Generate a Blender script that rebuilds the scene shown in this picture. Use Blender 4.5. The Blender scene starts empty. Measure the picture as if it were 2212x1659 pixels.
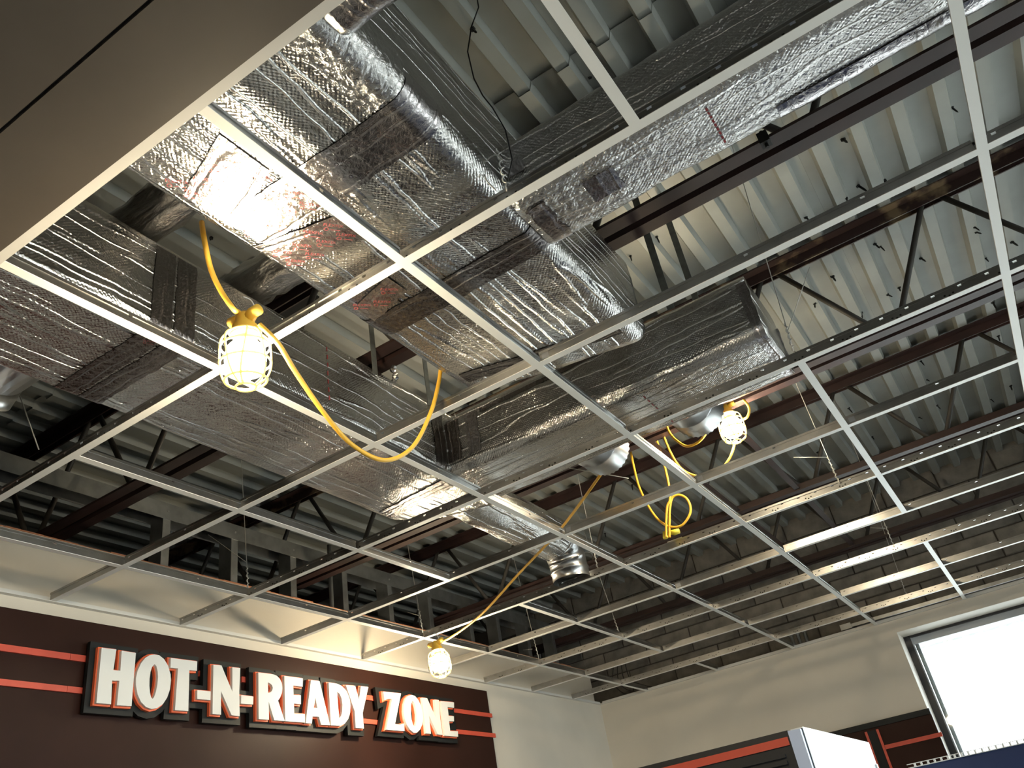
import bpy, bmesh, math, random
from mathutils import Vector, Matrix, noise

# ------------------------------------------------------------------ camera, world, light, exposure
sc = bpy.context.scene
col = sc.collection
G = 3.0            # height of the suspended ceiling grid above the floor
cam_d = bpy.data.cameras.new('camera')
cam = bpy.data.objects.new('camera', cam_d); col.objects.link(cam)
cam_d.sensor_fit = 'HORIZONTAL'; cam_d.sensor_width = 36.0
cam_d.lens = 1813.921 / 2212.0 * 36.0
cam_d.clip_start = 0.02; cam_d.clip_end = 200
RX, RY, RZ = (0.83060416, 0.53371468, -0.15888791), (-0.40044552, 0.37419312, -0.83643463), (-0.38696268, 0.75837204, 0.52453002)
cam.matrix_world = Matrix(((RX[0], -RY[0], -RZ[0], 3.28842672), (RX[1], -RY[1], -RZ[1], -1.84698028), (RX[2], -RY[2], -RZ[2], G - 1.2957322), (0, 0, 0, 1)))
sc.camera = cam
w = bpy.data.worlds.new('overcast_sky'); sc.world = w; w.use_nodes = True
bg = w.node_tree.nodes['Background']; bg.inputs[0].default_value = (0.90, 0.96, 1.0, 1); bg.inputs[1].default_value = 8.5
sc.view_settings.view_transform = 'Standard'; sc.view_settings.look = 'None'
sc.view_settings.exposure = 0.50; sc.view_settings.gamma = 1.0; sc.view_settings.use_curve_mapping = False
sc.cycles.max_bounces = 5; sc.cycles.diffuse_bounces = 3; sc.cycles.glossy_bounces = 3; sc.cycles.use_light_tree = False; sc.cycles.transparent_max_bounces = 12
sc.cycles.sample_clamp_indirect = 6.0
BULB = 420.0       # radiance of the work-light bulbs
def portal(name, loc, rot, sx, sy):
    l = bpy.data.lights.new(name, 'AREA'); l.shape = 'RECTANGLE'; l.size = sx; l.size_y = sy; l.cycles.is_portal = True
    o = bpy.data.objects.new(name, l); col.objects.link(o); o.location = loc; o.rotation_euler = rot
portal('window_portal', (5.0, 5.22, G - 1.15), (math.radians(-90), 0, 0), 4.9, 2.15)
portal('storefront_portal', (8.12, 0.0, G - 1.3), (0, math.radians(90), 0), 2.5, 7.0)

# ------------------------------------------------------------------ materials
def nt(m): return m.node_tree.nodes, m.node_tree.links
def mat(name, color, rough=0.6, metal=0.0, var=0.0, vscale=6.0, bump=0.0, bscale=60.0, color2=None, spec=None, lo=0.35, hi=0.68):
    m = bpy.data.materials.new(name); m.use_nodes = True
    n, l = nt(m); p = n['Principled BSDF']
    p.inputs['Base Color'].default_value = (*color, 1); p.inputs['Roughness'].default_value = rough; p.inputs['Metallic'].default_value = metal
    if spec is not None: p.inputs['Specular IOR Level'].default_value = spec
    tc = n.new('ShaderNodeTexCoord')
    if var > 0:
        t = n.new('ShaderNodeTexNoise'); t.inputs['Scale'].default_value = vscale; t.inputs['Detail'].default_value = 6
        l.new(tc.outputs['Object'], t.inputs['Vector'])
        r = n.new('ShaderNodeMapRange'); r.inputs[1].default_value = lo; r.inputs[2].default_value = hi
        l.new(t.outputs[0], r.inputs[0])
        x = n.new('ShaderNodeMix'); x.data_type = 'RGBA'
        c2 = color2 or tuple(c * (1 - var) for c in color)
        x.inputs[6].default_value = (*color, 1); x.inputs[7].default_value = (*c2, 1)
        l.new(r.outputs[0], x.inputs[0]); l.new(x.outputs[2], p.inputs['Base Color'])
    if bump > 0:
        t2 = n.new('ShaderNodeTexNoise'); t2.inputs['Scale'].default_value = bscale; t2.inputs['Detail'].default_value = 4
        l.new(tc.outputs['Object'], t2.inputs['Vector'])
        b = n.new('ShaderNodeBump'); b.inputs['Strength'].default_value = bump; b.inputs['Distance'].default_value = 0.004
        l.new(t2.outputs[0], b.inputs['Height']); l.new(b.outputs[0], p.inputs['Normal'])
    return m
def foil_mat(name, base, rough, quilt, ridge, wrinkle, tint=None):
    """reflective bubble wrap: quilted dimples, ridges along the run, random creases; UV is in metres along / around the duct"""
    m = bpy.data.materials.new(name); m.use_nodes = True
    n, l = nt(m); p = n['Principled BSDF']
    p.inputs['Base Color'].default_value = (*base, 1); p.inputs['Metallic'].default_value = 1.0; p.inputs['Roughness'].default_value = rough
    uv = n.new('ShaderNodeUVMap'); uv.uv_map = 'uv'
    dn = n.new('ShaderNodeTexNoise'); dn.inputs['Scale'].default_value = 9.0; dn.inputs['Detail'].default_value = 2
    l.new(uv.outputs[0], dn.inputs['Vector'])
    da = n.new('ShaderNodeMixRGB'); da.blend_type = 'ADD'; da.inputs[0].default_value = 0.022
    l.new(uv.outputs[0], da.inputs[1]); l.new(dn.outputs[1], da.inputs[2])
    # quilt
    sx = n.new('ShaderNodeSeparateXYZ'); l.new(da.outputs[0], sx.inputs[0])
    def wave(sock, freq):
        a = n.new('ShaderNodeMath'); a.operation = 'MULTIPLY'; a.inputs[1].default_value = freq * 2 * math.pi; l.new(sock, a.inputs[0])
        b = n.new('ShaderNodeMath'); b.operation = 'SINE'; l.new(a.outputs[0], b.inputs[0]); return b.outputs[0]
    w1, w2 = wave(sx.outputs[0], 88.0), wave(sx.outputs[1], 102.0)
    q = n.new('ShaderNodeMath'); q.operation = 'MULTIPLY'; l.new(w1, q.inputs[0]); l.new(w2, q.inputs[1])
    mk = n.new('ShaderNodeTexNoise'); mk.inputs['Scale'].default_value = 14.0; mk.inputs['Detail'].default_value = 2; l.new(uv.outputs[0], mk.inputs['Vector'])
    mr = n.new('ShaderNodeMapRange'); mr.inputs[1].default_value = 0.35; mr.inputs[2].default_value = 0.65; mr.inputs[3].default_value = 0.25; mr.inputs[4].default_value = 1.0; l.new(mk.outputs[0], mr.inputs[0])
    q2 = n.new('ShaderNodeMath'); q2.operation = 'MULTIPLY'; l.new(q.outputs[0], q2.inputs[0]); l.new(mr.outputs[0], q2.inputs[1]); q = q2
    bq = n.new('ShaderNodeBump'); bq.inputs['Strength'].default_value = quilt; bq.inputs['Distance'].default_value = 0.0008
    l.new(q.outputs[0], bq.inputs['Height'])
    # ridges along the run: narrow creases where a stretched noise crosses its mean
    mp = n.new('ShaderNodeMapping'); mp.inputs['Scale'].default_value = (1.1, 17.0, 1.0); l.new(da.outputs[0], mp.inputs['Vector'])
    rn = n.new('ShaderNodeTexNoise'); rn.inputs['Scale'].default_value = 1.0; rn.inputs['Detail'].default_value = 1.5; rn.inputs['Roughness'].default_value = 0.5
    l.new(mp.outputs[0], rn.inputs['Vector'])
    rr = n.new('ShaderNodeMath'); rr.operation = 'SUBTRACT'; rr.inputs[1].default_value = 0.5; l.new(rn.outputs[0], rr.inputs[0])
    ra = n.new('ShaderNodeMath'); ra.operation = 'ABSOLUTE'; l.new(rr.outputs[0], ra.inputs[0])
    rp = n.new('ShaderNodeMapRange'); rp.interpolation_type = 'SMOOTHSTEP'; rp.inputs[1].default_value = 0.0; rp.inputs[2].default_value = 0.045; rp.inputs[3].default_value = 1.0; rp.inputs[4].default_value = 0.0
    l.new(ra.outputs[0], rp.inputs[0])
    br = n.new('ShaderNodeBump'); br.inputs['Strength'].default_value = ridge; br.inputs['Distance'].default_value = 0.0035
    l.new(rp.outputs[0], br.inputs['Height']); l.new(bq.outputs[0], br.inputs['Normal'])
    # creases
    vn = n.new('ShaderNodeTexNoise'); vn.inputs['Scale'].default_value = 75.0; vn.inputs['Detail'].default_value = 5; vn.inputs['Roughness'].default_value = 0.6
    vn.inputs['Distortion'].default_value = 0.6
    l.new(uv.outputs[0], vn.inputs['Vector'])
    bw = n.new('ShaderNodeBump'); bw.inputs['Strength'].default_value = wrinkle; bw.inputs['Distance'].default_value = 0.004
    l.new(vn.outputs[0], bw.inputs['Height']); l.new(br.outputs[0], bw.inputs['Normal'])
    l.new(bw.outputs[0], p.inputs['Normal'])
    return m
def emit(name, color, strength):
    m = bpy.data.materials.new(name); m.use_nodes = True; n, l = nt(m); n.remove(n['Principled BSDF'])
    e = n.new('ShaderNodeEmission'); e.inputs[0].default_value = (*color, 1); e.inputs[1].default_value = strength
    l.new(e.outputs[0], n['Material Output'].inputs[0]); return m
def translucent(name, color):
    m = bpy.data.materials.new(name); m.use_nodes = True; n, l = nt(m); n.remove(n['Principled BSDF'])
    d = n.new('ShaderNodeBsdfDiffuse'); t = n.new('ShaderNodeBsdfTranslucent'); x = n.new('ShaderNodeMixShader'); x.inputs[0].default_value = 0.7
    d.inputs[0].default_value = (*color, 1); t.inputs[0].default_value = (*color, 1)
    l.new(d.outputs[0], x.inputs[1]); l.new(t.outputs[0], x.inputs[2]); l.new(x.outputs[0], n['Material Output'].inputs[0]); return m
def glass_mat(name):
    m = bpy.data.materials.new(name); m.use_nodes = True; n, l = nt(m); n.remove(n['Principled BSDF'])
    t = n.new('ShaderNodeBsdfTransparent'); t.inputs[0].default_value = (0.93, 0.96, 0.95, 1)
    g = n.new('ShaderNodeBsdfGlossy'); g.inputs['Roughness'].default_value = 0.02
    f = n.new('ShaderNodeFresnel'); f.inputs[0].default_value = 1.45
    x = n.new('ShaderNodeMixShader'); l.new(f.outputs[0], x.inputs[0]); l.new(t.outputs[0], x.inputs[1]); l.new(g.outputs[0], x.inputs[2])
    l.new(x.outputs[0], n['Material Output'].inputs[0]); return m
M = dict(
    drywall=mat('beige_drywall', (0.57, 0.515, 0.43), 0.75, var=0.10, vscale=2.2, bump=0.06, bscale=160),
    soffit=mat('dark_taupe_soffit', (0.084, 0.069, 0.056), 0.42, var=0.25, vscale=2.5, bump=0.05, bscale=40),
    soffit_gap=mat('black_soffit_joint', (0.012, 0.011, 0.010), 0.9),  # near-black filling of the thin soffit seam
    floor=mat('tan_tile_floor', (0.25, 0.24, 0.225), 0.45, var=0.12, vscale=1.5),
    white=mat('white_tee_cap', (0.80, 0.79, 0.75), 0.45),
    galv=mat('galvanized_tee_web', (0.47, 0.465, 0.45), 0.30, metal=1.0, var=0.2, vscale=14),
    trim=mat('dull_white_angle', (0.60, 0.585, 0.55), 0.5),
    stud=mat('galvanized_stud', (0.46, 0.475, 0.48), 0.36, metal=0.95, var=0.3, vscale=12),
    steel=mat('bright_sheet_steel', (0.62, 0.63, 0.64), 0.30, metal=1.0, var=0.15, vscale=20, bump=0.05, bscale=25),
    wire=mat('galvanized_wire', (0.52, 0.51, 0.48), 0.4, metal=0.6),
    strap=mat('grey_hanger_strap', (0.16, 0.17, 0.16), 0.5, metal=0.5, var=0.3, vscale=40),
    joist=mat('oxide_red_primer', (0.036, 0.016, 0.014), 0.55, var=0.4, vscale=7, color2=(0.020, 0.010, 0.0095)),
    joist_worn=mat('flaking_primer', (0.034, 0.016, 0.013), 0.6, var=0.5, vscale=8, color2=(0.20, 0.14, 0.08), lo=0.50, hi=0.60),
    web=mat('dark_web_bar', (0.030, 0.026, 0.022), 0.6),
    deck=mat('grey_painted_deck', (0.295, 0.305, 0.28), 0.5, var=0.16, vscale=3.5, color2=(0.235, 0.24, 0.22)),
    screw=mat('black_screw', (0.012, 0.012, 0.012), 0.5, metal=0.4),
    block=mat('grey_concrete_block', (0.235, 0.212, 0.180), 0.9, var=0.45, vscale=9, bump=0.6, bscale=90),
    mortar=mat('dark_mortar', (0.060, 0.053, 0.045), 0.95, bump=0.5, bscale=120),
    panel=mat('dark_walnut_panel', (0.030, 0.0115, 0.0078), 0.48, spec=0.12, var=0.3, vscale=2.0, bump=0.03, bscale=18),
    stripe=mat('orange_red_stripe', (0.56, 0.075, 0.040), 0.5, var=0.08, vscale=20),
    orange=mat('orange_letter_edge', (0.74, 0.130, 0.045), 0.5),
    letter=mat('white_letter_face', (0.66, 0.655, 0.63), 0.5),
    black=mat('black_backing', (0.009, 0.0105, 0.0105), 0.55, spec=0.25),
    yellow=mat('yellow_cord_rubber', (0.78, 0.43, 0.045), 0.42),
    cage=mat('yellow_plastic_cage', (0.85, 0.52, 0.07), 0.40),
    pipe=mat('conduit_steel', (0.40, 0.41, 0.41), 0.35, metal=0.8),
    edge=mat('orange_paper_edge', (0.42, 0.17, 0.085), 0.85, var=0.3, vscale=60),
    wood=mat('brown_batten', (0.12, 0.075, 0.045), 0.8, var=0.3, vscale=20),
    alu=mat('dark_aluminium', (0.032, 0.033, 0.037), 0.4, metal=0.5),
    silver=mat('silver_aluminium', (0.55, 0.56, 0.57), 0.3, metal=0.8),
    bead=mat('grey_glazing_bead', (0.36, 0.37, 0.38), 0.5),
    lemon=mat('lemon_plug_rubber', (0.82, 0.70, 0.07), 0.45),
    reveal=mat('cream_reveal', (0.66, 0.61, 0.53), 0.6),
    canopy=mat('white_canopy', (0.80, 0.81, 0.80), 0.5),
    ground=mat('pale_pavement', (0.58, 0.57, 0.55), 0.9, var=0.1, vscale=1.0),
    cooler_black=mat('black_cooler_front', (0.010, 0.011, 0.014), 0.5),
    cooler_white=mat('white_cooler_side', (0.86, 0.87, 0.88), 0.35),
    cooler_grey=mat('pale_blue_grey_trim', (0.42, 0.45, 0.55), 0.4),
    blue=mat('navy_blue_panel', (0.010, 0.024, 0.088), 0.5, var=0.2, vscale=5),
    rail=mat('grey_slotted_rail', (0.68, 0.66, 0.63), 0.5),
    foil=foil_mat('bubble_foil', (0.64, 0.63, 0.615), 0.17, 0.62, 1.0, 0.62),
    foil_b=foil_mat('creased_bubble_foil', (0.70, 0.685, 0.67), 0.20, 0.6, 0.6, 0.95),
    foil_c=foil_mat('crumpled_foil', (0.66, 0.65, 0.64), 0.20, 0.0, 0.3, 1.0),
    tape=foil_mat('foil_tape', (0.56, 0.535, 0.545), 0.20, 0.06, 0.30, 0.45),
    tape_dark=foil_mat('dull_foil_tape', (0.26, 0.24, 0.235), 0.22, 0.15, 0.5, 0.6),
    red_print=mat('red_print', (0.26, 0.035, 0.040), 0.45, metal=0.3),
    dark_print=mat('dark_print', (0.030, 0.012, 0.014), 0.6),
    bulb=emit('glowing_bulb', (1.0, 0.83, 0.56), BULB),
    cage_glow=translucent('translucent_yellow_cage', (0.97, 0.86, 0.52)),
    glass=glass_mat('window_glass'),
    opening=mat('black_void', (0.006, 0.006, 0.006), 0.9),
)

# ------------------------------------------------------------------ mesh helpers (heights are given from the grid plane; G is added on build)
class MB:
    def __init__(s): s.v = []; s.f = []; s.mi = []; s.uv = {}; s.k = 0
    def add(s, vs, fs):
        b = len(s.v); s.v += [tuple(x) for x in vs]
        for f in fs: s.f.append([i + b for i in f]); s.mi.append(s.k)
        return s
    def box(s, x0, x1, y0, y1, z0, z1):
        return s.add([(x0, y0, z0), (x1, y0, z0), (x1, y1, z0), (x0, y1, z0), (x0, y0, z1), (x1, y0, z1), (x1, y1, z1), (x0, y1, z1)],
                     [(0, 3, 2, 1), (4, 5, 6, 7), (0, 1, 5, 4), (1, 2, 6, 5), (2, 3, 7, 6), (3, 0, 4, 7)])
    def bar(s, a, b, wx, wz, up=(0, 0, 1)):
        a, b, up = Vector(a), Vector(b), Vector(up); d = (b - a).normalized()
        sd = d.cross(up)
        if sd.length < 1e-4: sd = d.cross(Vector((0, 1, 0)))
        sd.normalize(); u = sd.cross(d).normalized(); vs = []
        for p in (a, b):
            for i, j in ((-1, -1), (1, -1), (1, 1), (-1, 1)): vs.append(p + sd * (i * wx / 2) + u * (j * wz / 2))
        return s.add(vs, [(0, 1, 2, 3), (7, 6, 5, 4), (0, 4, 5, 1), (1, 5, 6, 2), (2, 6, 7, 3), (3, 7, 4, 0)])
    def tube(s, pts, r, n=8, cap=True, closed=False):
        pts = [Vector(p) for p in pts]; m = len(pts); vs = []; fs = []; prev = None
        for i, p in enumerate(pts):
            if closed: d = pts[(i + 1) % m] - pts[i - 1]
            else: d = pts[min(i + 1, m - 1)] - pts[max(i - 1, 0)]
            d.normalize()
            if prev is None:
                a = Vector((0, 0, 1)) if abs(d.z) < 0.9 else Vector((1, 0, 0)); u = d.cross(a).normalized()
            else: u = (prev - d * prev.dot(d)).normalized()
            prev = u; v = d.cross(u); rr = r[i] if isinstance(r, (list, tuple)) else r
            for k in range(n):
                t = 2 * math.pi * k / n; vs.append(p + (u * math.cos(t) + v * math.sin(t)) * rr)
        for i in range(m if closed else m - 1):
            j = (i + 1) % m
            for k in range(n): fs.append((i * n + k, i * n + (k + 1) % n, j * n + (k + 1) % n, j * n + k))
        if cap and not closed: fs += [tuple(range(n))[::-1], tuple((m - 1) * n + k for k in range(n))]
        return s.add(vs, fs)
    def prism_x(s, loops, x0, x1):
        """outline(s) in (y, z), first the outer loop then holes, extruded from x0 to x1"""
        bm = bmesh.new(); eds = []
        for lp in loops:
            vs = [bm.verts.new((x1, y, z)) for y, z in lp]
            for i in range(len(vs)): eds.append(bm.edges.new((vs[i], vs[(i + 1) % len(vs)])))
        bmesh.ops.triangle_fill(bm, use_beauty=True, use_dissolve=False, edges=eds)
        bm.verts.index_update(); base = [tuple(v.co) for v in bm.verts]
        fr = [[v.index for v in f.verts] for f in bm.faces]
        for f in bm.faces: f.normal_update()
        fr = [fi if f.normal.x > 0 else fi[::-1] for fi, f in zip(fr, bm.faces)]
        n = len(base); bm.free()
        vs = base + [(x0, y, z) for _, y, z in base]; fs = fr + [[i + n for i in f[::-1]] for f in fr]
        o = 0
        for lp in loops:
            k = len(lp)
            for i in range(k): a, b = o + i, o + (i + 1) % k; fs.append((a, a + n, b + n, b))
            o += k
        return s.add(vs, fs)
    def build(s, name, mats, parent=None, smooth=False, origin=None, rec=True):
        me = bpy.data.meshes.new(name)
        o0 = Vector(parent['_o']) if parent is not None and '_o' in parent else Vector(origin or (0, 0, 0))
        off = Vector((0, 0, 0)) if parent is not None else Vector((0, 0, G))
        me.from_pydata([tuple(Vector(v) - o0) for v in s.v], [], s.f); me.update()
        for m in (mats if isinstance(mats, (list, tuple)) else [mats]): me.materials.append(M[m] if isinstance(m, str) else m)
        if isinstance(mats, (list, tuple)): me.polygons.foreach_set('material_index', s.mi)
        if s.uv:
            ul = me.uv_layers.new(name='uv'); fl = []
            for fi, f in enumerate(s.f):
                u = s.uv.get(fi)
                for k in range(len(f)): fl += list(u[k]) if u else [0.0, 0.0]
            ul.data.foreach_set('uv', fl)
        if rec:
            bm = bmesh.new(); bm.from_mesh(me); bmesh.ops.recalc_face_normals(bm, faces=bm.faces); bm.to_mesh(me); bm.free()
        if smooth: me.polygons.foreach_set('use_smooth', [True] * len(me.polygons))
        o = bpy.data.objects.new(name, me); col.objects.link(o)
        if parent is not None: o.parent = parent
        else: o.location = o0 + off
        o['_o'] = tuple(o0)
        return o
def thing(name, label, cat, loc, group=None, kind=None):
    o = bpy.data.objects.new(name, None); col.objects.link(o); o.location = (loc[0], loc[1], loc[2] + G); o['_o'] = tuple(loc)
    o.empty_display_size = 0.05
    return tag(o, label, cat, group, kind)
def tag(o, label, cat, group=None, kind=None):
    o['label'] = label; o['category'] = cat
    if group: o['group'] = group
    if kind: o['kind'] = kind
    return o
def twin(src, name, parent, dloc=(0, 0, 0)):
    c = src.copy(); c.name = name; col.objects.link(c); c.parent = parent; c.location = Vector(src.location) + Vector(dloc); return c
def spline(pts, n=8):
    P = [Vector(p) for p in pts]; out = []
    for i in range(len(P) - 1):
        p0, p1, p2, p3 = P[max(i - 1, 0)], P[i], P[i + 1], P[min(i + 2, len(P) - 1)]
        for k in range(n):
            t = k / n
            out.append(0.5 * ((2 * p1) + (p2 - p0) * t + (2 * p0 - 5 * p1 + 4 * p2 - p3) * t * t + (3 * p1 - p0 - 3 * p2 + p3) * t ** 3))
    return out + [P[-1]]
def circle(c, r, n, ax='z'):
    o = []
    for k in range(n):
        t = 2 * math.pi * k / n; a, b = r * math.cos(t), r * math.sin(t)
        o.append((c[0] + a, c[1] + b, c[2]) if ax == 'z' else (c[0] + a, c[1], c[2] + b) if ax == 'y' else (c[0], c[1] + a, c[2] + b))
    return o
def offset_loop(lp, d):
    """grow a closed (y, z) outline by d with limited mitres"""
    n = len(lp); area = sum(lp[i][0] * lp[(i + 1) % n][1] - lp[(i + 1) % n][0] * lp[i][1] for i in range(n)) / 2
    sg = 1 if area > 0 else -1; out = []
    for i in range(n):
        p0, p, p2 = Vector(lp[i - 1]), Vector(lp[i]), Vector(lp[(i + 1) % n])
        d1 = (p - p0).normalized(); d2 = (p2 - p).normalized()
        n1 = Vector((d1.y, -d1.x)) * sg; n2 = Vector((d2.y, -d2.x)) * sg; b = n1 + n2
        if b.length < 1e-3: b = n1
        b.normalize(); c = max(b.dot(n1), 0.62)
        out.append(tuple(p + b * (d / c)))
    return out
rnd = random.Random(7)

# ------------------------------------------------------------------ the setting
XS, YW, YS = 0.17, 4.75, -1.205      # sign wall face, window wall face, soffit edge
XE, YB = 8.0, -6.0                   # right wall, rear wall
def structure(name, mb, mats, label, cat, **k):
    o = mb.build(name, mats, **k); return tag(o, label, cat, None, 'structure')
structure('floor', MB().box(-3.2, XE + 0.2, YB - 0.2, 5.3, -G - 0.1, -G), 'floor', 'tan floor of the shop below the ceiling grid', 'floor')
structure('ground', MB().box(-20, 40, 5.32, 40, -G - 0.2, -G - 0.1).box(XE + 0.22, 40, -30, 5.31, -G - 0.2, -G - 0.1), 'ground', 'pale pavement outside the windows', 'ground')
structure('roof', MB().box(-3.2, XE + 0.2, YB - 0.2, 5.3, 1.06, 1.25), 'opening', 'flat roof slab above the corrugated deck', 'roof')
# soffit over the camera, with its joint
so = MB()
so.box(XS, XE, YS - 0.165, YS, -0.004, 0.05); so.box(XS, XE, YB, YS - 0.171, -0.004, 0.05)
so.k = 1; so.box(XS, XE, YS - 0.171, YS - 0.165, 0.004, 0.048)
structure('ceiling_soffit', so, ['soffit', 'soffit_gap'], 'dark taupe soffit with one thin black joint, upper left corner', 'soffit')
# sign wall: drywall, its torn orange top edge
sw = thing('wall_sign_side', 'beige drywall wall carrying the dark sign panel, open above the grid', 'wall', (XS, 2.0, -G), kind='structure')
MB().box(XS - 0.016, XS, YB, 4.66, -G, 0.262).build('drywall', 'drywall', sw)
e = MB()
for i in range(70):
    y0 = YB + (4.66 - YB) * i / 70; y1 = YB + (4.66 - YB) * (i + 1) / 70
    e.box(XS - 0.014 + rnd.uniform(-.001, .001), XS - 0.002, y0, y1, 0.262, 0.266 + rnd.uniform(0, 0.006))
e.build('paper_edge', 'edge', sw)
MB().box(XS - 0.016, XS, 4.66, YW, -G, 0.02).build('corner_drywall', 'drywall', sw)
# window wall: drywall around the opening, reveals
ww = thing('wall_window_side', 'beige drywall wall around the large bright window', 'wall', (4.0, YW, -G), kind='structure')
WX0, WX1, WZ0, WZ1 = 2.548, 7.45, -2.25, -0.085
d = MB(); d.box(XS, WX0, YW, YW + 0.016, -G, 0.012); d.box(WX1, XE, YW, YW + 0.016, -G, 0.012)
d.box(WX0, WX1, YW, YW + 0.016, WZ1, 0.012); d.box(WX0, WX1, YW, YW + 0.016, -G, WZ0)
d.build('drywall', 'drywall', ww)
r = MB(); r.box(WX0 - 0.012, WX0, YW + 0.016, 5.11, WZ0, WZ1 + 0.012); r.box(WX1, WX1 + 0.012, YW + 0.016, 5.11, WZ0, WZ1 + 0.012)
r.box(WX0, WX1, YW + 0.016, 5.11, WZ1, WZ1 + 0.012); r.box(WX0, WX1, YW + 0.016, 5.11, WZ0 - 0.012, WZ0)
r.build('reveal', 'reveal', ww)
MB().box(XS, WX0 - 0.02, YW + 0.02, YW + 0.11, -0.03, 0.0).build('top_track', 'stud', ww)
# block wall behind it: every block in view a piece of its own
bw = thing('wall_block', 'grey concrete block wall above the window wall, behind the joists', 'wall', (2.5, 5.05, 0), kind='structure')
m_ = MB(); m_.box(-3.2, WX0 - 0.03, 5.062, 5.25, -G, 1.06); m_.box(WX1 + 0.03, XE + .2, 5.062, 5.25, -G, 1.06); m_.box(WX0 - 0.03, WX1 + 0.03, 5.062, 5.25, -0.03, 1.06)
m_.box(WX0 - 0.03, WX1 + 0.03, 5.062, 5.25, -G, WZ0 - 0.03)
m_.build('mortar_bed', 'mortar', bw)
def chunky(w_, h_, dpt, seed):
    rr = random.Random(seed); mb = MB(); j = lambda: rr.uniform(-0.0025, 0.0025)
    x0, x1, z0, z1, c = -w_ / 2, w_ / 2, 0, h_, 0.005
    f = [(x0 + c + j(), 0 + j(), z0 + c + j()), (x1 - c + j(), j(), z0 + c + j()), (x1 - c + j(), j(), z1 - c + j()), (x0 + c + j(), j(), z1 - c + j())]
    b = [(x0, 0.006, z0), (x1, 0.006, z0), (x1, 0.006, z1), (x0, 0.006, z1)]; k = [(x, dpt, z) for x, _, z in b]
    mb.add(f + b + k, [(0, 1, 2, 3), (4, 5, 1, 0), (5, 6, 2, 1), (6, 7, 3, 2), (7, 4, 0, 3), (8, 9, 5, 4), (9, 10, 6, 5), (10, 11, 7, 6), (11, 8, 4, 7)])
    return mb
protos = []
for s_ in range(5):
    p = chunky(0.397, 0.194, 0.02, s_).build('block', 'block', None); p.parent = bw; protos.append(p)
bi = 0
for row in range(6):
    z = -0.14 + row * 0.2032
    for c in range(-2, 20):
        x = c * 0.4064 + (0.2032 if row % 2 else 0) - 0.05
        if x > 7.9 or x < -0.75: continue
        if z < -0.03 and WX0 - 0.25 < x < WX1 + 0.25: continue
        src = protos[bi % 5]
        o = src if bi < 5 else src.copy()
        if bi >= 5: col.objects.link(o); o.name = 'block'
        o.parent = bw; o.location = (x - 2.5, 5.05 - 5.05 + rnd.uniform(-.002, .002), z); bi += 1
# outer shell so that no stray daylight enters
structure('wall_rear', MB().box(-3.2, XE + .2, YB - 0.2, YB, -G, 1.06), 'drywall', 'plain beige wall behind the viewer', 'wall')
structure('wall_far_left', MB().box(-3.2, -3.0, YB, 5.06, -G, 1.06), 'mortar', 'dark end wall of the space beyond the stud framing', 'wall')
wr = MB(); wr.box(XE, XE + 0.15, YB, -3.5, -G, 1.06); wr.box(XE, XE + .15, 3.5, 5.06, -G, 1.06); wr.box(XE, XE + .15, -3.5, 3.5, -0.05, 1.06); wr.box(XE, XE + .15, -3.5, 3.5, -G, -2.55)
structure('wall_storefront', wr, 'drywall', 'beige wall with the storefront opening, right of the viewer', 'wall')
# the window itself
win = thing('window_1', 'large bright shop window in a dark aluminium frame, lower right', 'window', (5.0, YW + 0.12, WZ0), kind='structure')
yf = 5.0
for x0, x1 in ((WX0, WX0 + 0.044), (WX0 + 1.62, WX0 + 1.67), (WX0 + 3.24, WX0 + 3.29), (WX1 - 0.032, WX1)):
    MB().box(x0, x1, yf, yf + 0.10, WZ0, WZ1).build('frame_upright', 'alu', win)
MB().box(WX0 + 0.032, WX1 - 0.032, yf, yf + 0.10, WZ1 - 0.014, WZ1).build('frame_head', 'alu', win)
MB().box(WX0 + 0.032, WX1 - 0.032, yf, yf + 0.10, WZ0, WZ0 + 0.05).build('frame_sill', 'alu', win)
g = MB()
for x0 in (WX0 + 0.044, WX0 + 1.67, WX0 + 3.29): g.box(x0, x0 + 0.008, yf + 0.01, yf + 0.03, WZ0 + 0.05, WZ1 - 0.014).box(x0 + 0.008, x0 + 0.034, yf + 0.06, yf + 0.09, WZ0 + 0.05, WZ1 - 0.014)
g.box(WX0 + 0.04, WX1 - 0.04, yf + 0.03, yf + 0.09, WZ1 - 0.060, WZ1 - 0.014)
g.build('glazing_bead', 'bead', win)
for x0, x1 in ((WX0 + 0.032, WX0 + 1.62), (WX0 + 1.67, WX0 + 3.24), (WX0 + 3.29, WX1 - 0.032)):
    MB().box(x0, x1, yf + 0.05, yf + 0.056, WZ0 + 0.05, WZ1 - 0.014).build('pane', 'glass', win)
cp = thing('canopy', 'white ribbed canopy outside the top of the window', 'canopy', (5.0, 5.3, 0.05))
c_ = MB(); c_.box(1.6, XE + 1, 5.3, 6.25, 0.02, 0.05); c_.box(1.6, XE + 1, 6.24, 6.25, 0.004, 0.02)
c_.build('roof_sheet', 'canopy', cp)
rib = MB().box(0, 0.010, 5.3, 6.22, -0.012, 0.02).build('rib', 'canopy', cp)
rib.location.x = 1.7
for i in range(1, 34): twin(rib, 'rib', cp, (i * 0.145, 0, 0))
st = thing('window_2', 'storefront window in the right-hand wall, outside the view', 'window', (XE, 0, -2.55), kind='structure')
for y in (-3.5, -1.2, 1.15, 3.44): MB().box(XE + 0.03, XE + .12, y, y + 0.06, -2.55, -0.05).build('frame_upright', 'alu', st)
for y0, y1 in ((-3.44, -1.2), (-1.14, 1.15), (1.21, 3.44)): MB().box(XE + .07, XE + .076, y0, y1, -2.55, -0.05).build('pane', 'glass', st)

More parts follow.
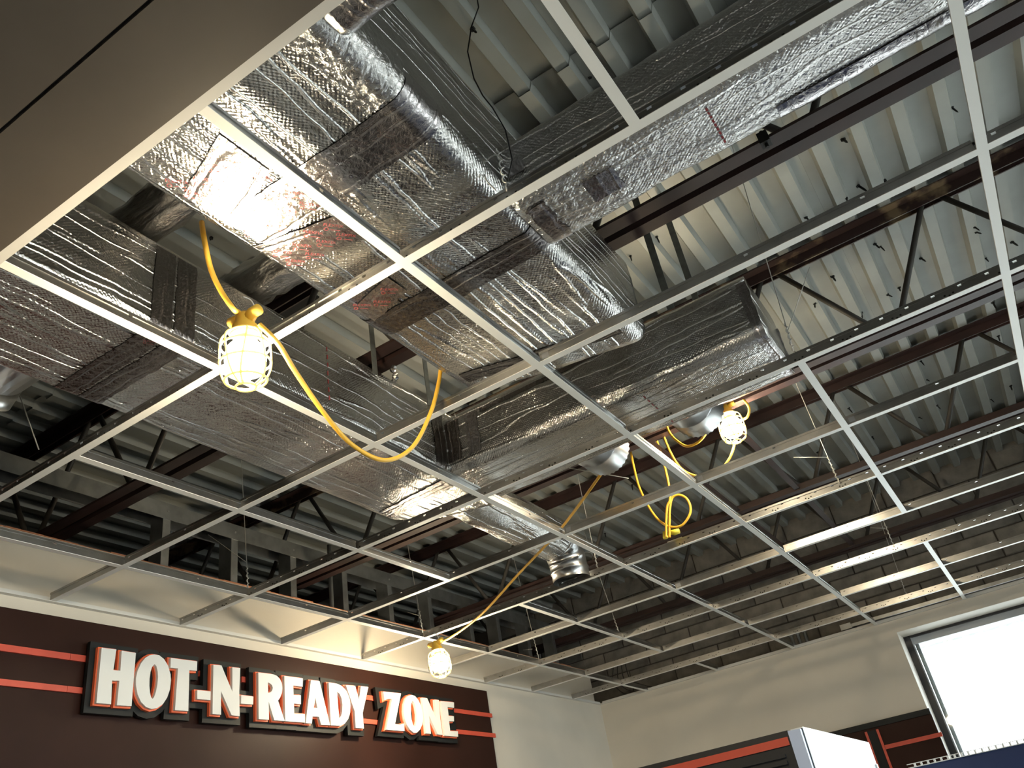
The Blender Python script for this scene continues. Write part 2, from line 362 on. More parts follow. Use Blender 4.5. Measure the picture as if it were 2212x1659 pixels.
# ------------------------------------------------------------------ roof deck: corrugated sheets, screws poking through
dk = thing('ceiling_deck', 'grey corrugated steel roof deck with ribs and screw points', 'roof deck', (2.5, 1.5, 1.0), kind='structure')
PIT = 0.1524; X0 = 3.839 - 45 * PIT
def sheet(y0, y1, z):
    mb = MB(); prof = []
    for i in range(6):
        x = i * PIT - 0.0762
        prof += [(x, 0.038), (x + 0.0415, 0.038), (x + 0.0535, 0.0), (x + 0.0985, 0.0), (x + 0.1105, 0.038)]
    prof.append((6 * PIT - 0.0762 - 0.0004, 0.038))
    vs = []; fs = []
    for x, h in prof: vs += [(x, y0, z + h), (x, y1, z + h), (x, y0, z + h + 0.0012), (x, y1, z + h + 0.0012)]
    for i in range(len(prof) - 1):
        a, b = 4 * i, 4 * i + 4
        fs += [(a, b, b + 1, a + 1), (a + 2, a + 3, b + 3, b + 2), (a, a + 2, b + 2, b), (a + 1, b + 1, b + 3, a + 3)]
    return mb.add(vs, fs)
for (y0, y1, z) in ((-6.0, -0.02, 1.0060), (-0.045, 5.06, 0.9985)):
    first = sheet(y0, y1, z).build('deck_sheet', 'deck', dk)
    first.location.x = X0
    for i in range(1, 12): twin(first, 'deck_sheet', dk, (i * 6 * PIT, 0, 0))
SCREW = [[3.477, 0.993], [3.87, 1.11], [3.858, 1.369], [3.923, 1.406], [3.563, 1.346], [3.404, 1.307], [3.466, 1.316], [3.44, 1.782], [3.458, 1.824], [3.851, 1.954], [3.852, 2.0], [3.992, 2.219], [3.877, 2.33], [3.403, 2.202], [3.467, 2.248], [3.213, 1.824], [3.082, 1.987], [3.256, 2.301], [3.857, 2.732], [3.847, 3.148], [3.429, 3.155], [3.42, 3.435], [3.856, 3.48], [3.853, 3.912], [3.416, 3.84], [2.967, 3.989], [2.615, 3.808], [2.659, 0.996], [3.258, 0.781], [3.227, 1.299], [2.623, -0.356], [2.82, 0.074], [3.472, 1.568], [3.603, 2.072]]
sp = MB(); sp.tube([(0, 0, 0), (0, 0, -0.026), (0, 0, -0.034)], [0.0035, 0.003, 0.0008], 6); sp.tube([(0, 0, 0.001), (0, 0, -0.003)], 0.007, 6)
sp0 = sp.build('screw', 'screw', None, origin=(0, 0, 0)); sp0.parent = dk
for i in range(40): SCREW.append([rnd.uniform(0.4, 4.2), rnd.uniform(-0.6, 4.4)])
for i, (x, y) in enumerate(SCREW):
    k = (x - X0 + 0.0762) % PIT; onrib = 0.0535 < k < 0.0985; z = 1.0 if onrib else (1.038 if not (0.04 < k < 0.112) else 1.02)
    o = sp0 if i == 0 else sp0.copy()
    if i: col.objects.link(o); o.name = 'screw'
    o.parent = dk; o.location = (x - 2.5, y - 1.5, z - 1.0); o.rotation_euler = (rnd.uniform(-.5, .2), rnd.uniform(-.5, .3), 0); s_ = rnd.uniform(0.9, 1.5); o.scale = (s_ * 1.1, s_ * 1.1, s_)
    o.name = 'screw'
BR = [(1.163, 0.187), (1.39, 0.147), (1.398, 0.259), (1.201, 0.274)]
b_ = MB(); b_.add([(x, y, 0.985) for x, y in BR] + [(x, y, 0.992) for x, y in BR], [(0, 1, 2, 3), (7, 6, 5, 4), (0, 4, 5, 1), (1, 5, 6, 2), (2, 6, 7, 3), (3, 7, 4, 0)])
b_.build('cover_plate', 'opening', dk)

# ------------------------------------------------------------------ open web joists
def joist(y, label, top='joist', bridging=False):
    t = thing('bar_joist', label, 'joist', (2.5, y, 0.44), 'open web roof joists')
    xa, xb = -2.9, 7.9
    for s_ in (-1, 1):
        a = MB(); y0, y1 = sorted((y + s_ * 0.014, y + s_ * 0.064)); yv = sorted((y + s_ * 0.014, y + s_ * 0.020))
        a.box(xa, xb, y0, y1, 0.9905, 0.9965).box(xa, xb, yv[0], yv[1], 0.945, 0.9905); a.build('top_chord', top, t)
        a = MB(); a.box(xa, xb, y0, y1, 0.440, 0.446).box(xa, xb, yv[0], yv[1], 0.446, 0.490); a.build('bottom_chord', 'joist', t)
    first = None
    wl = MB().tube([(0.03, y, 0.975), (0.335, y, 0.462)], 0.0125, 8).build('web_bar', 'web', t, smooth=True); wl.location.x = 3.70 - 0
    wr_ = MB().tube([(-0.03, y, 0.975), (-0.335, y, 0.462)], 0.0125, 8).build('web_bar', 'web', t, smooth=True); wr_.location.x = 3.70
    for k in range(-8, 6):
        if k == 0: continue
        twin(wl, 'web_bar', t, (k * 0.73, 0, 0)); twin(wr_, 'web_bar', t, (k * 0.73, 0, 0))
    return t
joist(-1.22, 'brown bar joist over the soffit edge, nearest the viewer')
j0 = joist(0.17, 'brown bar joist crossing above the end of the wide foil duct')
MB().box(3.223, 3.253, 0.098, 0.128, 0.428, 0.468).tube([(3.238, 0.113, 0.415), (3.238, 0.113, 0.48)], 0.006, 8).build('beam_clamp', 'screw', j0)
joist(1.54, 'bar joist with tan flaking top chord, lamp hanging from it', 'joist_worn')
joist(2.92, 'dark brown bar joist between the flaking joist and the block wall joist')
joist(4.30, 'dark bar joist closest to the concrete block wall')
for x, z, lb in ((2.19, 0.468, 'dark red bridging angle between joists beside the yellow cord loops'), (2.55, 0.468, 'dark red bridging angle right of the hanging lamp')):
    a = MB(); a.box(x - 0.016, x + 0.016, 1.56, 4.28, 0.4467, 0.450).box(x - 0.016, x - 0.012, 1.56, 4.28, 0.450, 0.478)
    tag(a.build('bridging_angle', 'joist', origin=(x, 2.9, 0.45)), lb, 'bridging', 'joist bridging')

# ------------------------------------------------------------------ stud framing above the sign wall
fr = thing('wall_framing', 'galvanized stud framing with top track standing above the sign wall', 'framing', (0.105, 2.0, -G), kind='structure')
tr = MB(); tr.box(0.058, 0.060, -1.2, 4.55, 0.505, 0.585).box(0.150, 0.152, -1.2, 4.55, 0.505, 0.585).box(0.058, 0.152, -1.2, 4.55, 0.585, 0.587)
tr.build('top_track', 'stud', fr)
sd = MB(); sd.box(0.061, 0.149, -0.001, 0.001, -G, 0.583)
for x in (0.0605, 0.148): sd.box(x, x + 0.0015, 0.001, 0.041, -G, 0.583)
for x in (0.062, 0.1465): sd.box(x, x + 0.0015, 0.033, 0.041, -G, 0.583)
s0 = sd.build('stud', 'stud', fr); s0.location.y = 0.5068
for k in range(1, 10): twin(s0, 'stud', fr, (0, k * 0.4064 + (0.05 if k == 6 else 0), 0))
so_ = MB(); so_.tube([(0.1525, 0.528, 0.545), (0.156, 0.528, 0.545)], 0.005, 6); so0 = so_.build('stud_screw', 'silver', fr); 
for k in range(1, 10): twin(so0, 'stud_screw', fr, (0, k * 0.4064 + (0.05 if k == 6 else 0), 0))
t2 = MB(); t2.box(-0.9, 0.058, 3.4, 3.44, 0.50, 0.53)
kb = MB(); kb.box(-0.35, -0.30, -1.2, 4.5, 0.30, 0.34); kb.build('cross_channel', 'stud', fr)
tag(MB().tube([(0.125, 1.655, -1.0), (0.125, 1.655, 0.66)], 0.0125, 12).build('conduit', 'pipe', smooth=True, origin=(0.125, 1.655, -1.0)), 'vertical steel conduit rising between the studs above the sign', 'conduit')
wl_ = thing('wall_header', 'silver metal header channels above the window head', 'header', (4.0, 4.87, 0.03), kind='structure')
MB().box(2.22, 7.6, 4.84, 4.90, 0.052, 0.075).build('channel', 'stud', wl_)
MB().tube([(2.30, 4.835, 0.036), (7.6, 4.835, 0.036)], 0.011, 10).build('rod', 'silver', wl_, smooth=True)
MB().box(2.18, 2.26, 4.83, 4.90, 0.045, 0.085).build('junction_clip', 'stud', wl_)
for i, x in enumerate((1.81, 1.862, 1.914)):
    t = thing('conduit', ('left', 'middle', 'right')[i] + ' one of three short conduits rising behind the window wall top', 'conduit', (x, 4.86, -0.2), 'three short conduits')
    MB().tube([(x, 4.86, -0.2), (x, 4.86, 0.17)], 0.0115, 10).build('tube', 'pipe', t, smooth=True)
    MB().tube([(x, 4.86, 0.115), (x, 4.86, 0.16)], 0.016, 10).build('coupling', 'silver', t, smooth=True)

# ------------------------------------------------------------------ suspended ceiling grid
S = 0.6096
gr = thing('ceiling_grid', 'suspended ceiling grid of white tees, open without tiles', 'ceiling grid', (2.5, 1.8, 0))
def tee(p0, p1, axis, name, slots, web='galv'):
    """T section from p0 to p1 along axis at cross position; flange white, web galvanized with real slots"""
    c, a, b = p0, p1[0], p1[1]; mb = MB()
    def bx(a0, a1, c0, c1, z0, z1):
        if axis == 'x': mb.box(a0, a1, c0, c1, z0, z1)
        else: mb.box(c0, c1, a0, a1, z0, z1)
    bx(a, b, c - 0.012, c + 0.012, 0.0, 0.0014)
    mb.k = 1
    bx(a, b, c - 0.0011, c + 0.0011, 0.0014, 0.0245)
    bx(a, b, c - 0.0032, c + 0.0032, 0.0300, 0.0385)
    e0 = a; s_ = math.ceil((a - 0.03) / slots) * slots + 0.03
    while s_ < b - 0.01:
        if s_ - e0 > 0.002: bx(e0, s_, c - 0.0011, c + 0.0011, 0.0245, 0.0300)
        e0 = s_ + 0.011; s_ += slots
    bx(e0, b, c - 0.0011, c + 0.0011, 0.0245, 0.0300)
    if name == 'main_tee':
        mb.k = 2; k = math.ceil(a / 0.1524)
        while k * 0.1524 < b - 0.02:
            for dx, z in ((-0.012, 0.014), (0.012, 0.014), (0.0, 0.009)):
                for s2 in (-1, 1):
                    y = sorted((c + s2 * 0.0011, c + s2 * 0.0015)); bx(k * 0.1524 + dx - 0.0028, k * 0.1524 + dx + 0.0028, y[0], y[1], z - 0.0026, z + 0.0026)
            k += 1
        return mb.build(name, ['white', web, 'opening'], gr)
    return mb.build(name, ['white', web], gr)
U = {j: j * S for j in range(-2, 9)}; V = {i: i * S for i in range(0, 9)}
for j in (-1, 1, 3, 5, 7): tee(U[j], (XS + 0.002, 7.9), 'x', 'main_tee', 0.0762)
miss_v = {(5, -1), (5, 0), (5, 4), (2, 2), (2, -2), (2, 6)}
for i in range(1, 8):
    for j0_ in (-3, -1, 1, 3, 5, 7):           # bays between main tees
        halves = [j for j in (j0_, j0_ + 1) if -2 <= j <= 7 and (i, j) not in miss_v]
        if not halves: continue
        a_, b_ = halves[0], halves[-1] + 1
        y0 = YS + 0.002 if a_ == -2 else U[a_] + (0.012 if a_ % 2 else -0.012)
        y1 = YW - 0.002 if b_ == 8 else U[b_] + (-0.012 if b_ % 2 else 0.012)
        tee(V[i], (y0, y1), 'y', 'cross_tee', 0.3048)
for j in (0, 2, 4, 6):
    i = 0
    while i < 7:
        n = i + 1
        if j == 0 and i == 4: n = 6
        x0 = V[i] + 0.012 if i else XS + 0.002
        tee(U[j], (x0, V[n] - 0.012), 'x', 'cross_tee', 0.3048); i = n
# wall angles
def angle(a0, a1, axis, wall, s_):
    mb = MB(); f = sorted((wall, wall + s_ * 0.022)); w_ = sorted((wall, wall + s_ * 0.0015))
    if axis == 'x': mb.box(a0, a1, f[0], f[1], -0.0016, 0.0); mb.box(a0, a1, w_[0], w_[1], 0, 0.022)
    else: mb.box(f[0], f[1], a0, a1, -0.0016, 0.0); mb.box(w_[0], w_[1], a0, a1, 0, 0.022)
    mb.build('wall_angle', 'trim', gr)
angle(YS, YW, 'y', XS, 1); angle(XS + 0.022, XE, 'x', YW, -1); angle(XS + 0.022, XE, 'x', YS, 1)
# end clips of the cross tees
for (x, y) in ((V[4] + .02, U[0]), (V[4] + .02, U[2]), (V[3] + .02, U[2]), (V[5] + .02, U[2]), (V[4] + .02, U[4]), (V[3] + .02, U[4])):
    MB().box(x, x + 0.022, y - 0.0028, y + 0.0028, 0.010, 0.036).build('tee_clip', 'silver', gr)

# ------------------------------------------------------------------ insulated ducts
class Duct:
    def __init__(s, axis, a0, a1, b0, b1, z0, z1, r=0.035, amp=0.0035, endf=None, seed=0, sag=0.0):
        s.axis, s.a0, s.a1, s.b0, s.b1, s.z0, s.z1, s.r, s.amp, s.endf, s.seed, s.sag = axis, a0, a1, b0, b1, z0, z1, r, amp, endf, seed, sag
        W, H = b1 - b0 - 2 * r, z1 - z0 - 2 * r; q = math.pi * r / 2
        # perimeter runs: top, +b side, bottom, -b side
        s.seg = [W, q, H, q, W, q, H, q]; s.L = sum(s.seg); s.cum = [0]
        for v in s.seg: s.cum.append(s.cum[-1] + v)
    def base(s, p):
        p %= s.L; i = 0
        while p > s.cum[i + 1] and i < 7: i += 1
        t = (p - s.cum[i]); r = s.r; b0, b1, z0, z1 = s.b0, s.b1, s.z0, s.z1
        if i == 0: return (b0 + r + t, z1), (0, 1)
        if i == 2: return (b1, z1 - r - t), (1, 0)
        if i == 4: return (b1 - r - t, z0), (0, -1)
        if i == 6: return (b0, z0 + r + t), (-1, 0)
        c = {1: (b1 - r, z1 - r), 3: (b1 - r, z0 + r), 5: (b0 + r, z0 + r), 7: (b0 + r, z1 - r)}[i]
        an = math.pi / 2 - (i - 1) / 2 * math.pi / 2 - t / r
        n = (math.cos(an), math.sin(an)); return (c[0] + r * n[0], c[1] + r * n[1]), n
    def at(s, a, p, off=0.0):
        (b, z), n = s.base(p)
        v = Vector((a * 5.0 + s.seed * 7.3, b * 9.0, z * 9.0)); d = noise.noise(v) * s.amp + noise.noise(v * 3.3) * s.amp * 0.45
        v2 = Vector((a * 2.2 + s.seed, p * 22.0, 3.1)); d += noise.noise(v2) * s.amp * 0.35
        d += off
        if s.sag and n[1] < -0.5: d += s.sag * math.sin(math.pi * (b - s.b0) / (s.b1 - s.b0))
        b2, z2 = b + n[0] * d, z + n[1] * d
        return Vector((b2, a, z2)) if s.axis == 'y' else Vector((a, b2, z2))
    def end(s, p):
        if s.endf is None: return s.a1
        return s.endf(s.base(p)[0][0])
    def mesh(s, step=0.018):
        ps = []
        for i, v in enumerate(s.seg):
            k = max(6 if i % 2 else 2, int(v / step)); ps += [s.cum[i] + v * j / k for j in range(k)]
        na = max(2, int((s.a1 - s.a0) / step)); mb = MB(); n = len(ps); vs = []; fs = []
        for i in range(na + 1):
            for p in ps: vs.append(s.at(s.a0 + (s.end(p) - s.a0) * i / na, p))
        for i in range(na):
            u0, u1 = (s.a1 - s.a0) * i / na, (s.a1 - s.a0) * (i + 1) / na
            for k in range(n):
                k2 = (k + 1) % n; p0 = ps[k]; p1 = ps[k2] if k2 else s.L
                mb.uv[len(fs)] = [(u0, p0), (u0, p1), (u1, p1), (u1, p0)]
                fs.append((i * n + k, i * n + k2, (i + 1) * n + k2, (i + 1) * n + k))
        for i, rev in ((0, False), (na, True)):
            c = sum((vs[i * n + k] for k in range(n)), Vector()) / n; vs.append(c); ci = len(vs) - 1
            bi_ = 0 if s.axis == 'y' else 1
            for k in range(n):
                a_, b_ = i * n + k, i * n + (k + 1) % n
                mb.uv[len(fs)] = [(c[bi_], c.z), (vs[a_][bi_], vs[a_].z), (vs[b_][bi_], vs[b_].z)]
                fs.append((ci, a_, b_))
        mb.add(vs, fs); return mb
    def wrap(s, a0, a1, p0, p1, off=0.002, slant=0.0, step=0.012, ragged=0.0, seed=1):
        """a strip that follows the duct surface: tape or printed line"""
        na, npp = max(1, int(abs(a1 - a0) / step)), max(2, int((p1 - p0) / step)); mb = MB(); vs = []; fs = []
        for j in range(npp + 1):
            p = p0 + (p1 - p0) * j / npp; sh = slant * (j / npp - 0.5)
            r0 = noise.noise(Vector((p * 30, seed, 0))) * ragged; r1 = noise.noise(Vector((p * 30, seed + 9, 0))) * ragged
            for i in range(na + 1):
                t = i / na; vs.append(s.at(a0 + r0 + (a1 - a0 + r1 - r0) * t + sh, p, off))
        for j in range(npp):
            for i in range(na):
                q = [(i / na * (a1 - a0), p0 + (p1 - p0) * j / npp), ((i + 1) / na * (a1 - a0), p0 + (p1 - p0) * j / npp), ((i + 1) / na * (a1 - a0), p0 + (p1 - p0) * (j + 1) / npp), (i / na * (a1 - a0), p0 + (p1 - p0) * (j + 1) / npp)]
                mb.uv[len(fs)] = [(v, u) for u, v in q]
                fs.append((j * (na + 1) + i, j * (na + 1) + i + 1, (j + 1) * (na + 1) + i + 1, (j + 1) * (na + 1) + i))
        return mb.add(vs, fs)
    # perimeter positions
    def P(s, face, t):
        i = {'top': 0, '+': 2, 'bottom': 4, '-': 6}[face]; return s.cum[i] + s.seg[i] * t
def prints(items, parent, matname):
    """small printed words lying on the tape, each with a ring and a fine rule under it; items = (text, x, y, z, angle, size), read from below"""
    for txt, x, y, z, ang, size in items:
        cu = bpy.data.curves.new('print_curve', 'FONT'); cu.body = txt; cu.size = size; cu.align_x = 'CENTER'; cu.resolution_u = 1
        ob = bpy.data.objects.new('print_tmp', cu); me = ob.to_mesh(); mb = MB()
        dx, dy = math.cos(ang), math.sin(ang); pt = lambda a, b: (x + a * dx + b * dy, y + a * dy - b * dx, z)
        mb.add([pt(v.co.x, v.co.y) for v in me.vertices], [list(p.vertices) for p in me.polygons]); ob.to_mesh_clear()
        ring = [pt(-size * 1.1 + r_ * math.cos(k), -size * 0.75 + r_ * math.sin(k)) for r_ in (size * 0.32, size * 0.45) for k in (i * math.pi / 5 for i in range(10))]
        mb.add(ring, [(i, (i + 1) % 10, 10 + (i + 1) % 10, 10 + i) for i in range(10)])
        mb.add([pt(-size * 0.3, size * -0.85), pt(size * 1.4, size * -0.85), pt(size * 1.4, size * -0.72), pt(-size * 0.3, size * -0.72)], [(0, 1, 2, 3)])
        bpy.data.objects.remove(ob); bpy.data.curves.remove(cu)
        mb.build('tape_print', matname, parent, rec=False)['kind'] = 'stuff'
ZB = 0.07
# wide duct, end skewed
DA = Duct('y', -1.95, 0.15, 2.150, 2.712, ZB, 0.400, r=0.045, amp=0.004, endf=lambda b: 0.08 + (b - 2.15) / 0.562 * 0.14, seed=1, sag=0.004)
A = thing('insulated_duct', 'wide foil-wrapped main duct lit brightly by the nearest lamp', 'duct', (2.43, -0.8, ZB))
DA.mesh().build('foil_wrap', 'foil', A, smooth=True, rec=True)
LA = DA.L
def tape(dct, parent, a0, a1, f0, f1, off=0.0022, slant=0.0, m='tape', seed=1, ragged=0.004):
    return dct.wrap(a0, a1, dct.P(*f0), dct.P(*f1), off, slant, ragged=ragged, seed=seed).build('foil_tape', m, parent, smooth=True, rec=False)
t1 = tape(DA, A, -0.93, -0.81, ('+', 0.92), ('bottom', 0.97), seed=3)
t2_ = tape(DA, A, -1.06, -0.93, ('bottom', 0.62), ('bottom', 1.0), off=0.003, slant=0.06, seed=5)
t3 = tape(DA, A, -0.80, -0.70, ('bottom', 0.58), ('bottom', 1.02), off=0.004, slant=-0.05, seed=8)
t4 = tape(DA, A, -0.43, -0.34, ('+', 0.7), ('-', 0.3), m='tape_dark', seed=11)
t5 = tape(DA, A, -0.52, -0.44, ('bottom', 0.70), ('bottom', 1.0), off=0.0035, slant=0.04, seed=13)
t6 = tape(DA, A, 0.02, 0.075, ('bottom', 0.0), ('bottom', 1.0), m='tape_dark', slant=-0.12, seed=14)
DA.wrap(-1.20, -0.94, DA.P('+', 0.80), DA.P('bottom', 0.10), 0.006, ragged=0.02, seed=31).build('crumpled_tape', 'foil_c', A, smooth=True, rec=False)
zp = ZB - 0.0125
PR = 0.0105
prints([('FLEXFIX', 2.45 + i * 0.058, -0.905 + k * 0.045 + (i % 2) * 0.018, zp - 0.002, 0.95, PR) for i in range(4) for k in range(2)], t1, 'dark_print')
prints([('FLEXFIX', 2.22 + i * 0.05, -0.905 + k * 0.045 + (i % 2) * 0.018, zp, 0.95, PR * 1.15) for i in range(4) for k in range(2)], t1, 'red_print')
prints([('FLEXFIX', 2.22 + i * 0.045, -1.035 + k * 0.045 + (i % 2) * 0.02 - (0.03 - i * .012), zp - 0.001, 0.9 + k * 0.3, PR * 1.2) for i in range(4) for k in range(2)], t2_, 'red_print')
prints([('FLEXFIX', 2.22 + i * 0.048, -0.775 + k * 0.042 + (i % 2) * 0.014, zp - 0.002, 0.9, PR * 1.2) for i in range(4) for k in range(2)], t3, 'red_print')
prints([('FLEXFIX', 2.22 + i * 0.045, -0.50 + (i % 2) * 0.025, zp - 0.0015, 0.8, PR * 1.2) for i in range(3)], t5, 'red_print')
prints([('FLEXFIX', 2.50 + i * 0.05, -0.395 + (i % 2) * 0.02, zp, 3.9, PR) for i in range(4)], t4, 'dark_print')
# branch to the right
DB = Duct('x', 2.70, 4.9, -0.545, -0.325, ZB, 0.262, r=0.04, amp=0.006, seed=2)
B = thing('insulated_duct', 'narrow foil-wrapped branch duct running to the upper right corner', 'duct', (3.6, -0.43, ZB))
DB.mesh().build('foil_wrap', 'foil_b', B, smooth=True)
tape(DB, B, 2.70, 2.76, ('-', 0.2), ('-', 0.6), seed=2)
tape(DB, B, 2.715, 2.765, ('+', 0.4), ('bottom', 0.9), seed=21, ragged=0.01)
tp = tape(DB, B, 2.86, 2.94, ('bottom', 0.30), ('bottom', 0.80), off=0.003, seed=4)
prints([('FLEXFIX', 2.88 + (k % 2) * 0.03, -0.46 + k * 0.022, ZB - 0.012, 2.2, 0.009) for k in range(4)], tp, 'dark_print')
tp = tape(DB, B, 3.30, 3.80, ('+', 0.75), ('bottom', 0.16), off=0.003, seed=6)
prints([('FLEXFIX', 3.34 + k * 0.085, -0.376 - (k % 2) * 0.012, ZB - 0.013, 0.25, 0.009) for k in range(6)], tp, 'dark_print')
for k in range(9): DB.wrap(3.172, 3.177, DB.P('bottom', 0.03 + k * 0.1), DB.P('bottom', 0.09 + k * 0.1), 0.0015, step=0.01).build('red_mark', 'red_print', B, rec=False)
# branch at the near end
DZ = Duct('x', 2.70, 4.6, -1.42, -1.075, ZB, 0.36, r=0.035, amp=0.006, seed=5)
Z = thing('insulated_duct', 'foil-wrapped branch duct cut off by the top edge of the picture', 'duct', (3.4, -1.2, ZB))
DZ.mesh().build('foil_wrap', 'foil_c', Z, smooth=True)
tp = tape(DZ, Z, 2.715, 2.85, ('+', 0.5), ('bottom', 0.6), seed=7, ragged=0.012)
prints([('FLEXFIX', 2.80, -1.13, ZB - 0.012, 2.6, 0.009), ('FLEXFIX', 2.86, -1.10, ZB - 0.012, 2.6, 0.009)], tp, 'dark_print')
# duct along the sign wall side, cut corner at its far end
def endD(b):
    if b < 1.53: return 0.60 + (b - 1.385) / 0.145 * 0.17
    if b < 1.725: return 0.77 + (b - 1.53) / 0.195 * 0.055
    return 0.825
DD = Duct('y', -1.95, 0.80, 1.385, 1.785, ZB, 0.365, r=0.028, amp=0.003, endf=endD, seed=3)
D = thing('insulated_duct', 'long foil-wrapped duct on the left, parallel to the sign wall', 'duct', (1.585, -0.5, ZB))
DD.mesh().build('foil_wrap', 'foil', D, smooth=True)
for a, m_, sd_ in ((-0.795, 'tape_dark', 3), (-0.725, 'tape_dark', 9)):
    tp = tape(DD, D, a, a + 0.062, ('+', 0.0), ('-', 0.1), m=m_, seed=sd_)
prints([('FLEXFIX', 1.74, -0.76, ZB - 0.011, 1.2, 0.009)], tp, 'red_print')
tape(DD, D, 0.40, 0.47, ('+', 0.0), ('bottom', 0.05), m='tape_dark', seed=4); tape(DD, D, 0.50, 0.58, ('bottom', 0.0), ('bottom', 1.0), m='tape_dark', slant=0.03, seed=5, ragged=0.01)
for k in range(7): DD.wrap(-0.153, -0.149, DD.P('+', 0.05 + k * 0.13), DD.P('+', 0.12 + k * 0.13), 0.0015, step=0.01).build('red_mark', 'red_print', D, rec=False)
for y in (0.088, 0.40):
    MB().box(1.786, 1.789, y - 0.0125, y + 0.0125, 0.33, 0.998).build('hanger_strap', 'strap', D)
fb = MB(); fb.tube(spline([(1.795, 0.18, 0.335), (1.80, 0.187, 0.36), (1.797, 0.178, 0.385), (1.80, 0.19, 0.405)], 4), [0.003, 0.012, 0.006, 0.013, 0.008, 0.012, 0.004, 0.01, 0.012, 0.006, 0.012, 0.003, 0.002], 6); fb.build('foil_scrap', 'foil_c', D)
# its continuation to the right
DC = Duct('x', 1.775, 2.996, 0.475, 0.825, ZB, 0.315, r=0.04, amp=0.003, seed=4)
Cc = thing('insulated_duct', 'foil-wrapped duct with capped right end and two round collars', 'duct', (2.4, 0.65, ZB))
DC.mesh().build('foil_wrap', 'foil', Cc, smooth=True)
tape(DC, Cc, 1.79, 1.85, ('-', 0.0), ('-', 1.0), m='tape_dark', seed=3, ragged=0.006); tape(DC, Cc, 1.88, 1.935, ('-', 0.0), ('-', 1.0), m='tape', seed=8, ragged=0.006)
tape(DC, Cc, 2.965, 2.999, ('+', 0.0), ('-', 1.0), m='tape', seed=5); tape(DC, Cc, 1.95, 2.60, ('-', 0.90), ('-', 1.0), m='tape_dark', seed=12, off=0.003)
for k in range(8): DC.wrap(2.551, 2.555, DC.P('bottom', 0.02 + k * 0.125), DC.P('bottom', 0.09 + k * 0.125), 0.0015, step=0.01).build('red_mark', 'red_print', Cc, rec=False)
for x, y in ((2.745, 0.470), (2.762, 0.829)):
    MB().box(x - 0.0125, x + 0.0125, y - 0.0015, y + 0.0015, 0.30, 0.998).build('hanger_strap', 'strap', Cc)
for i, x in enumerate((2.20, 2.60)):
    mb = MB(); n = 64; rings = []
    for j, (y, r_) in enumerate(((0.80, 0.10), (0.865, 0.10), (0.87, 0.103), (0.875, 0.10), (0.925, 0.10), (0.93, 0.099), (0.985, 0.099))):
        ring = []
        for k in range(n):
            t = 2 * math.pi * k / n; rr_ = r_ + ((0.002 if k % 2 else -0.002) if j >= 5 else 0); ring.append((x + rr_ * math.cos(t), y, 0.172 + rr_ * math.sin(t)))
        rings.append(ring)
    vs = [v for rg in rings for v in rg]; fs = []
    for j in range(len(rings) - 1):
        for k in range(n): fs.append((j * n + k, j * n + (k + 1) % n, (j + 1) * n + (k + 1) % n, (j + 1) * n + k))
    mb.add(vs, fs).build('takeoff_collar', 'steel', Cc, smooth=True)
# round wrapped duct with elbow
rd = thing('round_duct', 'round foil-wrapped duct ending in a bare metal elbow', 'duct', (1.56, 1.2, 0.2))
cyl = MB(); n = 40; ax = [(1.57 - 0.02 * k / 20, 0.80 + 0.86 * k / 20, 0.20) for k in range(21)]
vs = []; fs = []
for i, c in enumerate(ax):
    for k in range(n):
        t = 2 * math.pi * k / n; rr_ = 0.105 + noise.noise(Vector((c[1] * 9, math.cos(t) * 2, math.sin(t) * 2))) * 0.006; vs.append((c[0] + rr_ * math.cos(t), c[1], c[2] + rr_ * math.sin(t)))
for i in range(20):
    for k in range(n):
        k2 = (k + 1) % n; cyl.uv[len(fs)] = [(i * .043, k * .0165), (i * .043, (k + 1) * .0165), ((i + 1) * .043, (k + 1) * .0165), ((i + 1) * .043, k * .0165)]
        fs.append((i * n + k, i * n + k2, (i + 1) * n + k2, (i + 1) * n + k))
cyl.add(vs, fs).build('foil_wrap', 'foil', rd, smooth=True)
el = MB(); pts = []; rad = []
for k, (y, z, r_) in enumerate(((1.64, .20, .093), (1.69, .20, .093), (1.695, .2, .097), (1.70, .2, .093), (1.735, .192, .093), (1.762, .165, .096), (1.765, .16, .093), (1.785, .125, .093), (1.79, .118, .097), (1.792, .11, .093), (1.797, .07, .093), (1.798, .062, .097), (1.799, .055, .093), (1.80, .015, .093))):
    pts.append((1.55, y, z)); rad.append(r_)
el.tube(pts, rad, 40, cap=False); el.build('elbow', 'steel', rd, smooth=True)
# takeoff on the far side of the left duct
lc = MB(); lc.tube([(1.40, -0.86, 0.20), (1.19, -0.86, 0.20), (1.18, -0.86, 0.19), (1.13, -0.86, 0.15)], 0.095, 32, cap=False); lc.build('takeoff_collar', 'steel', D, smooth=True)
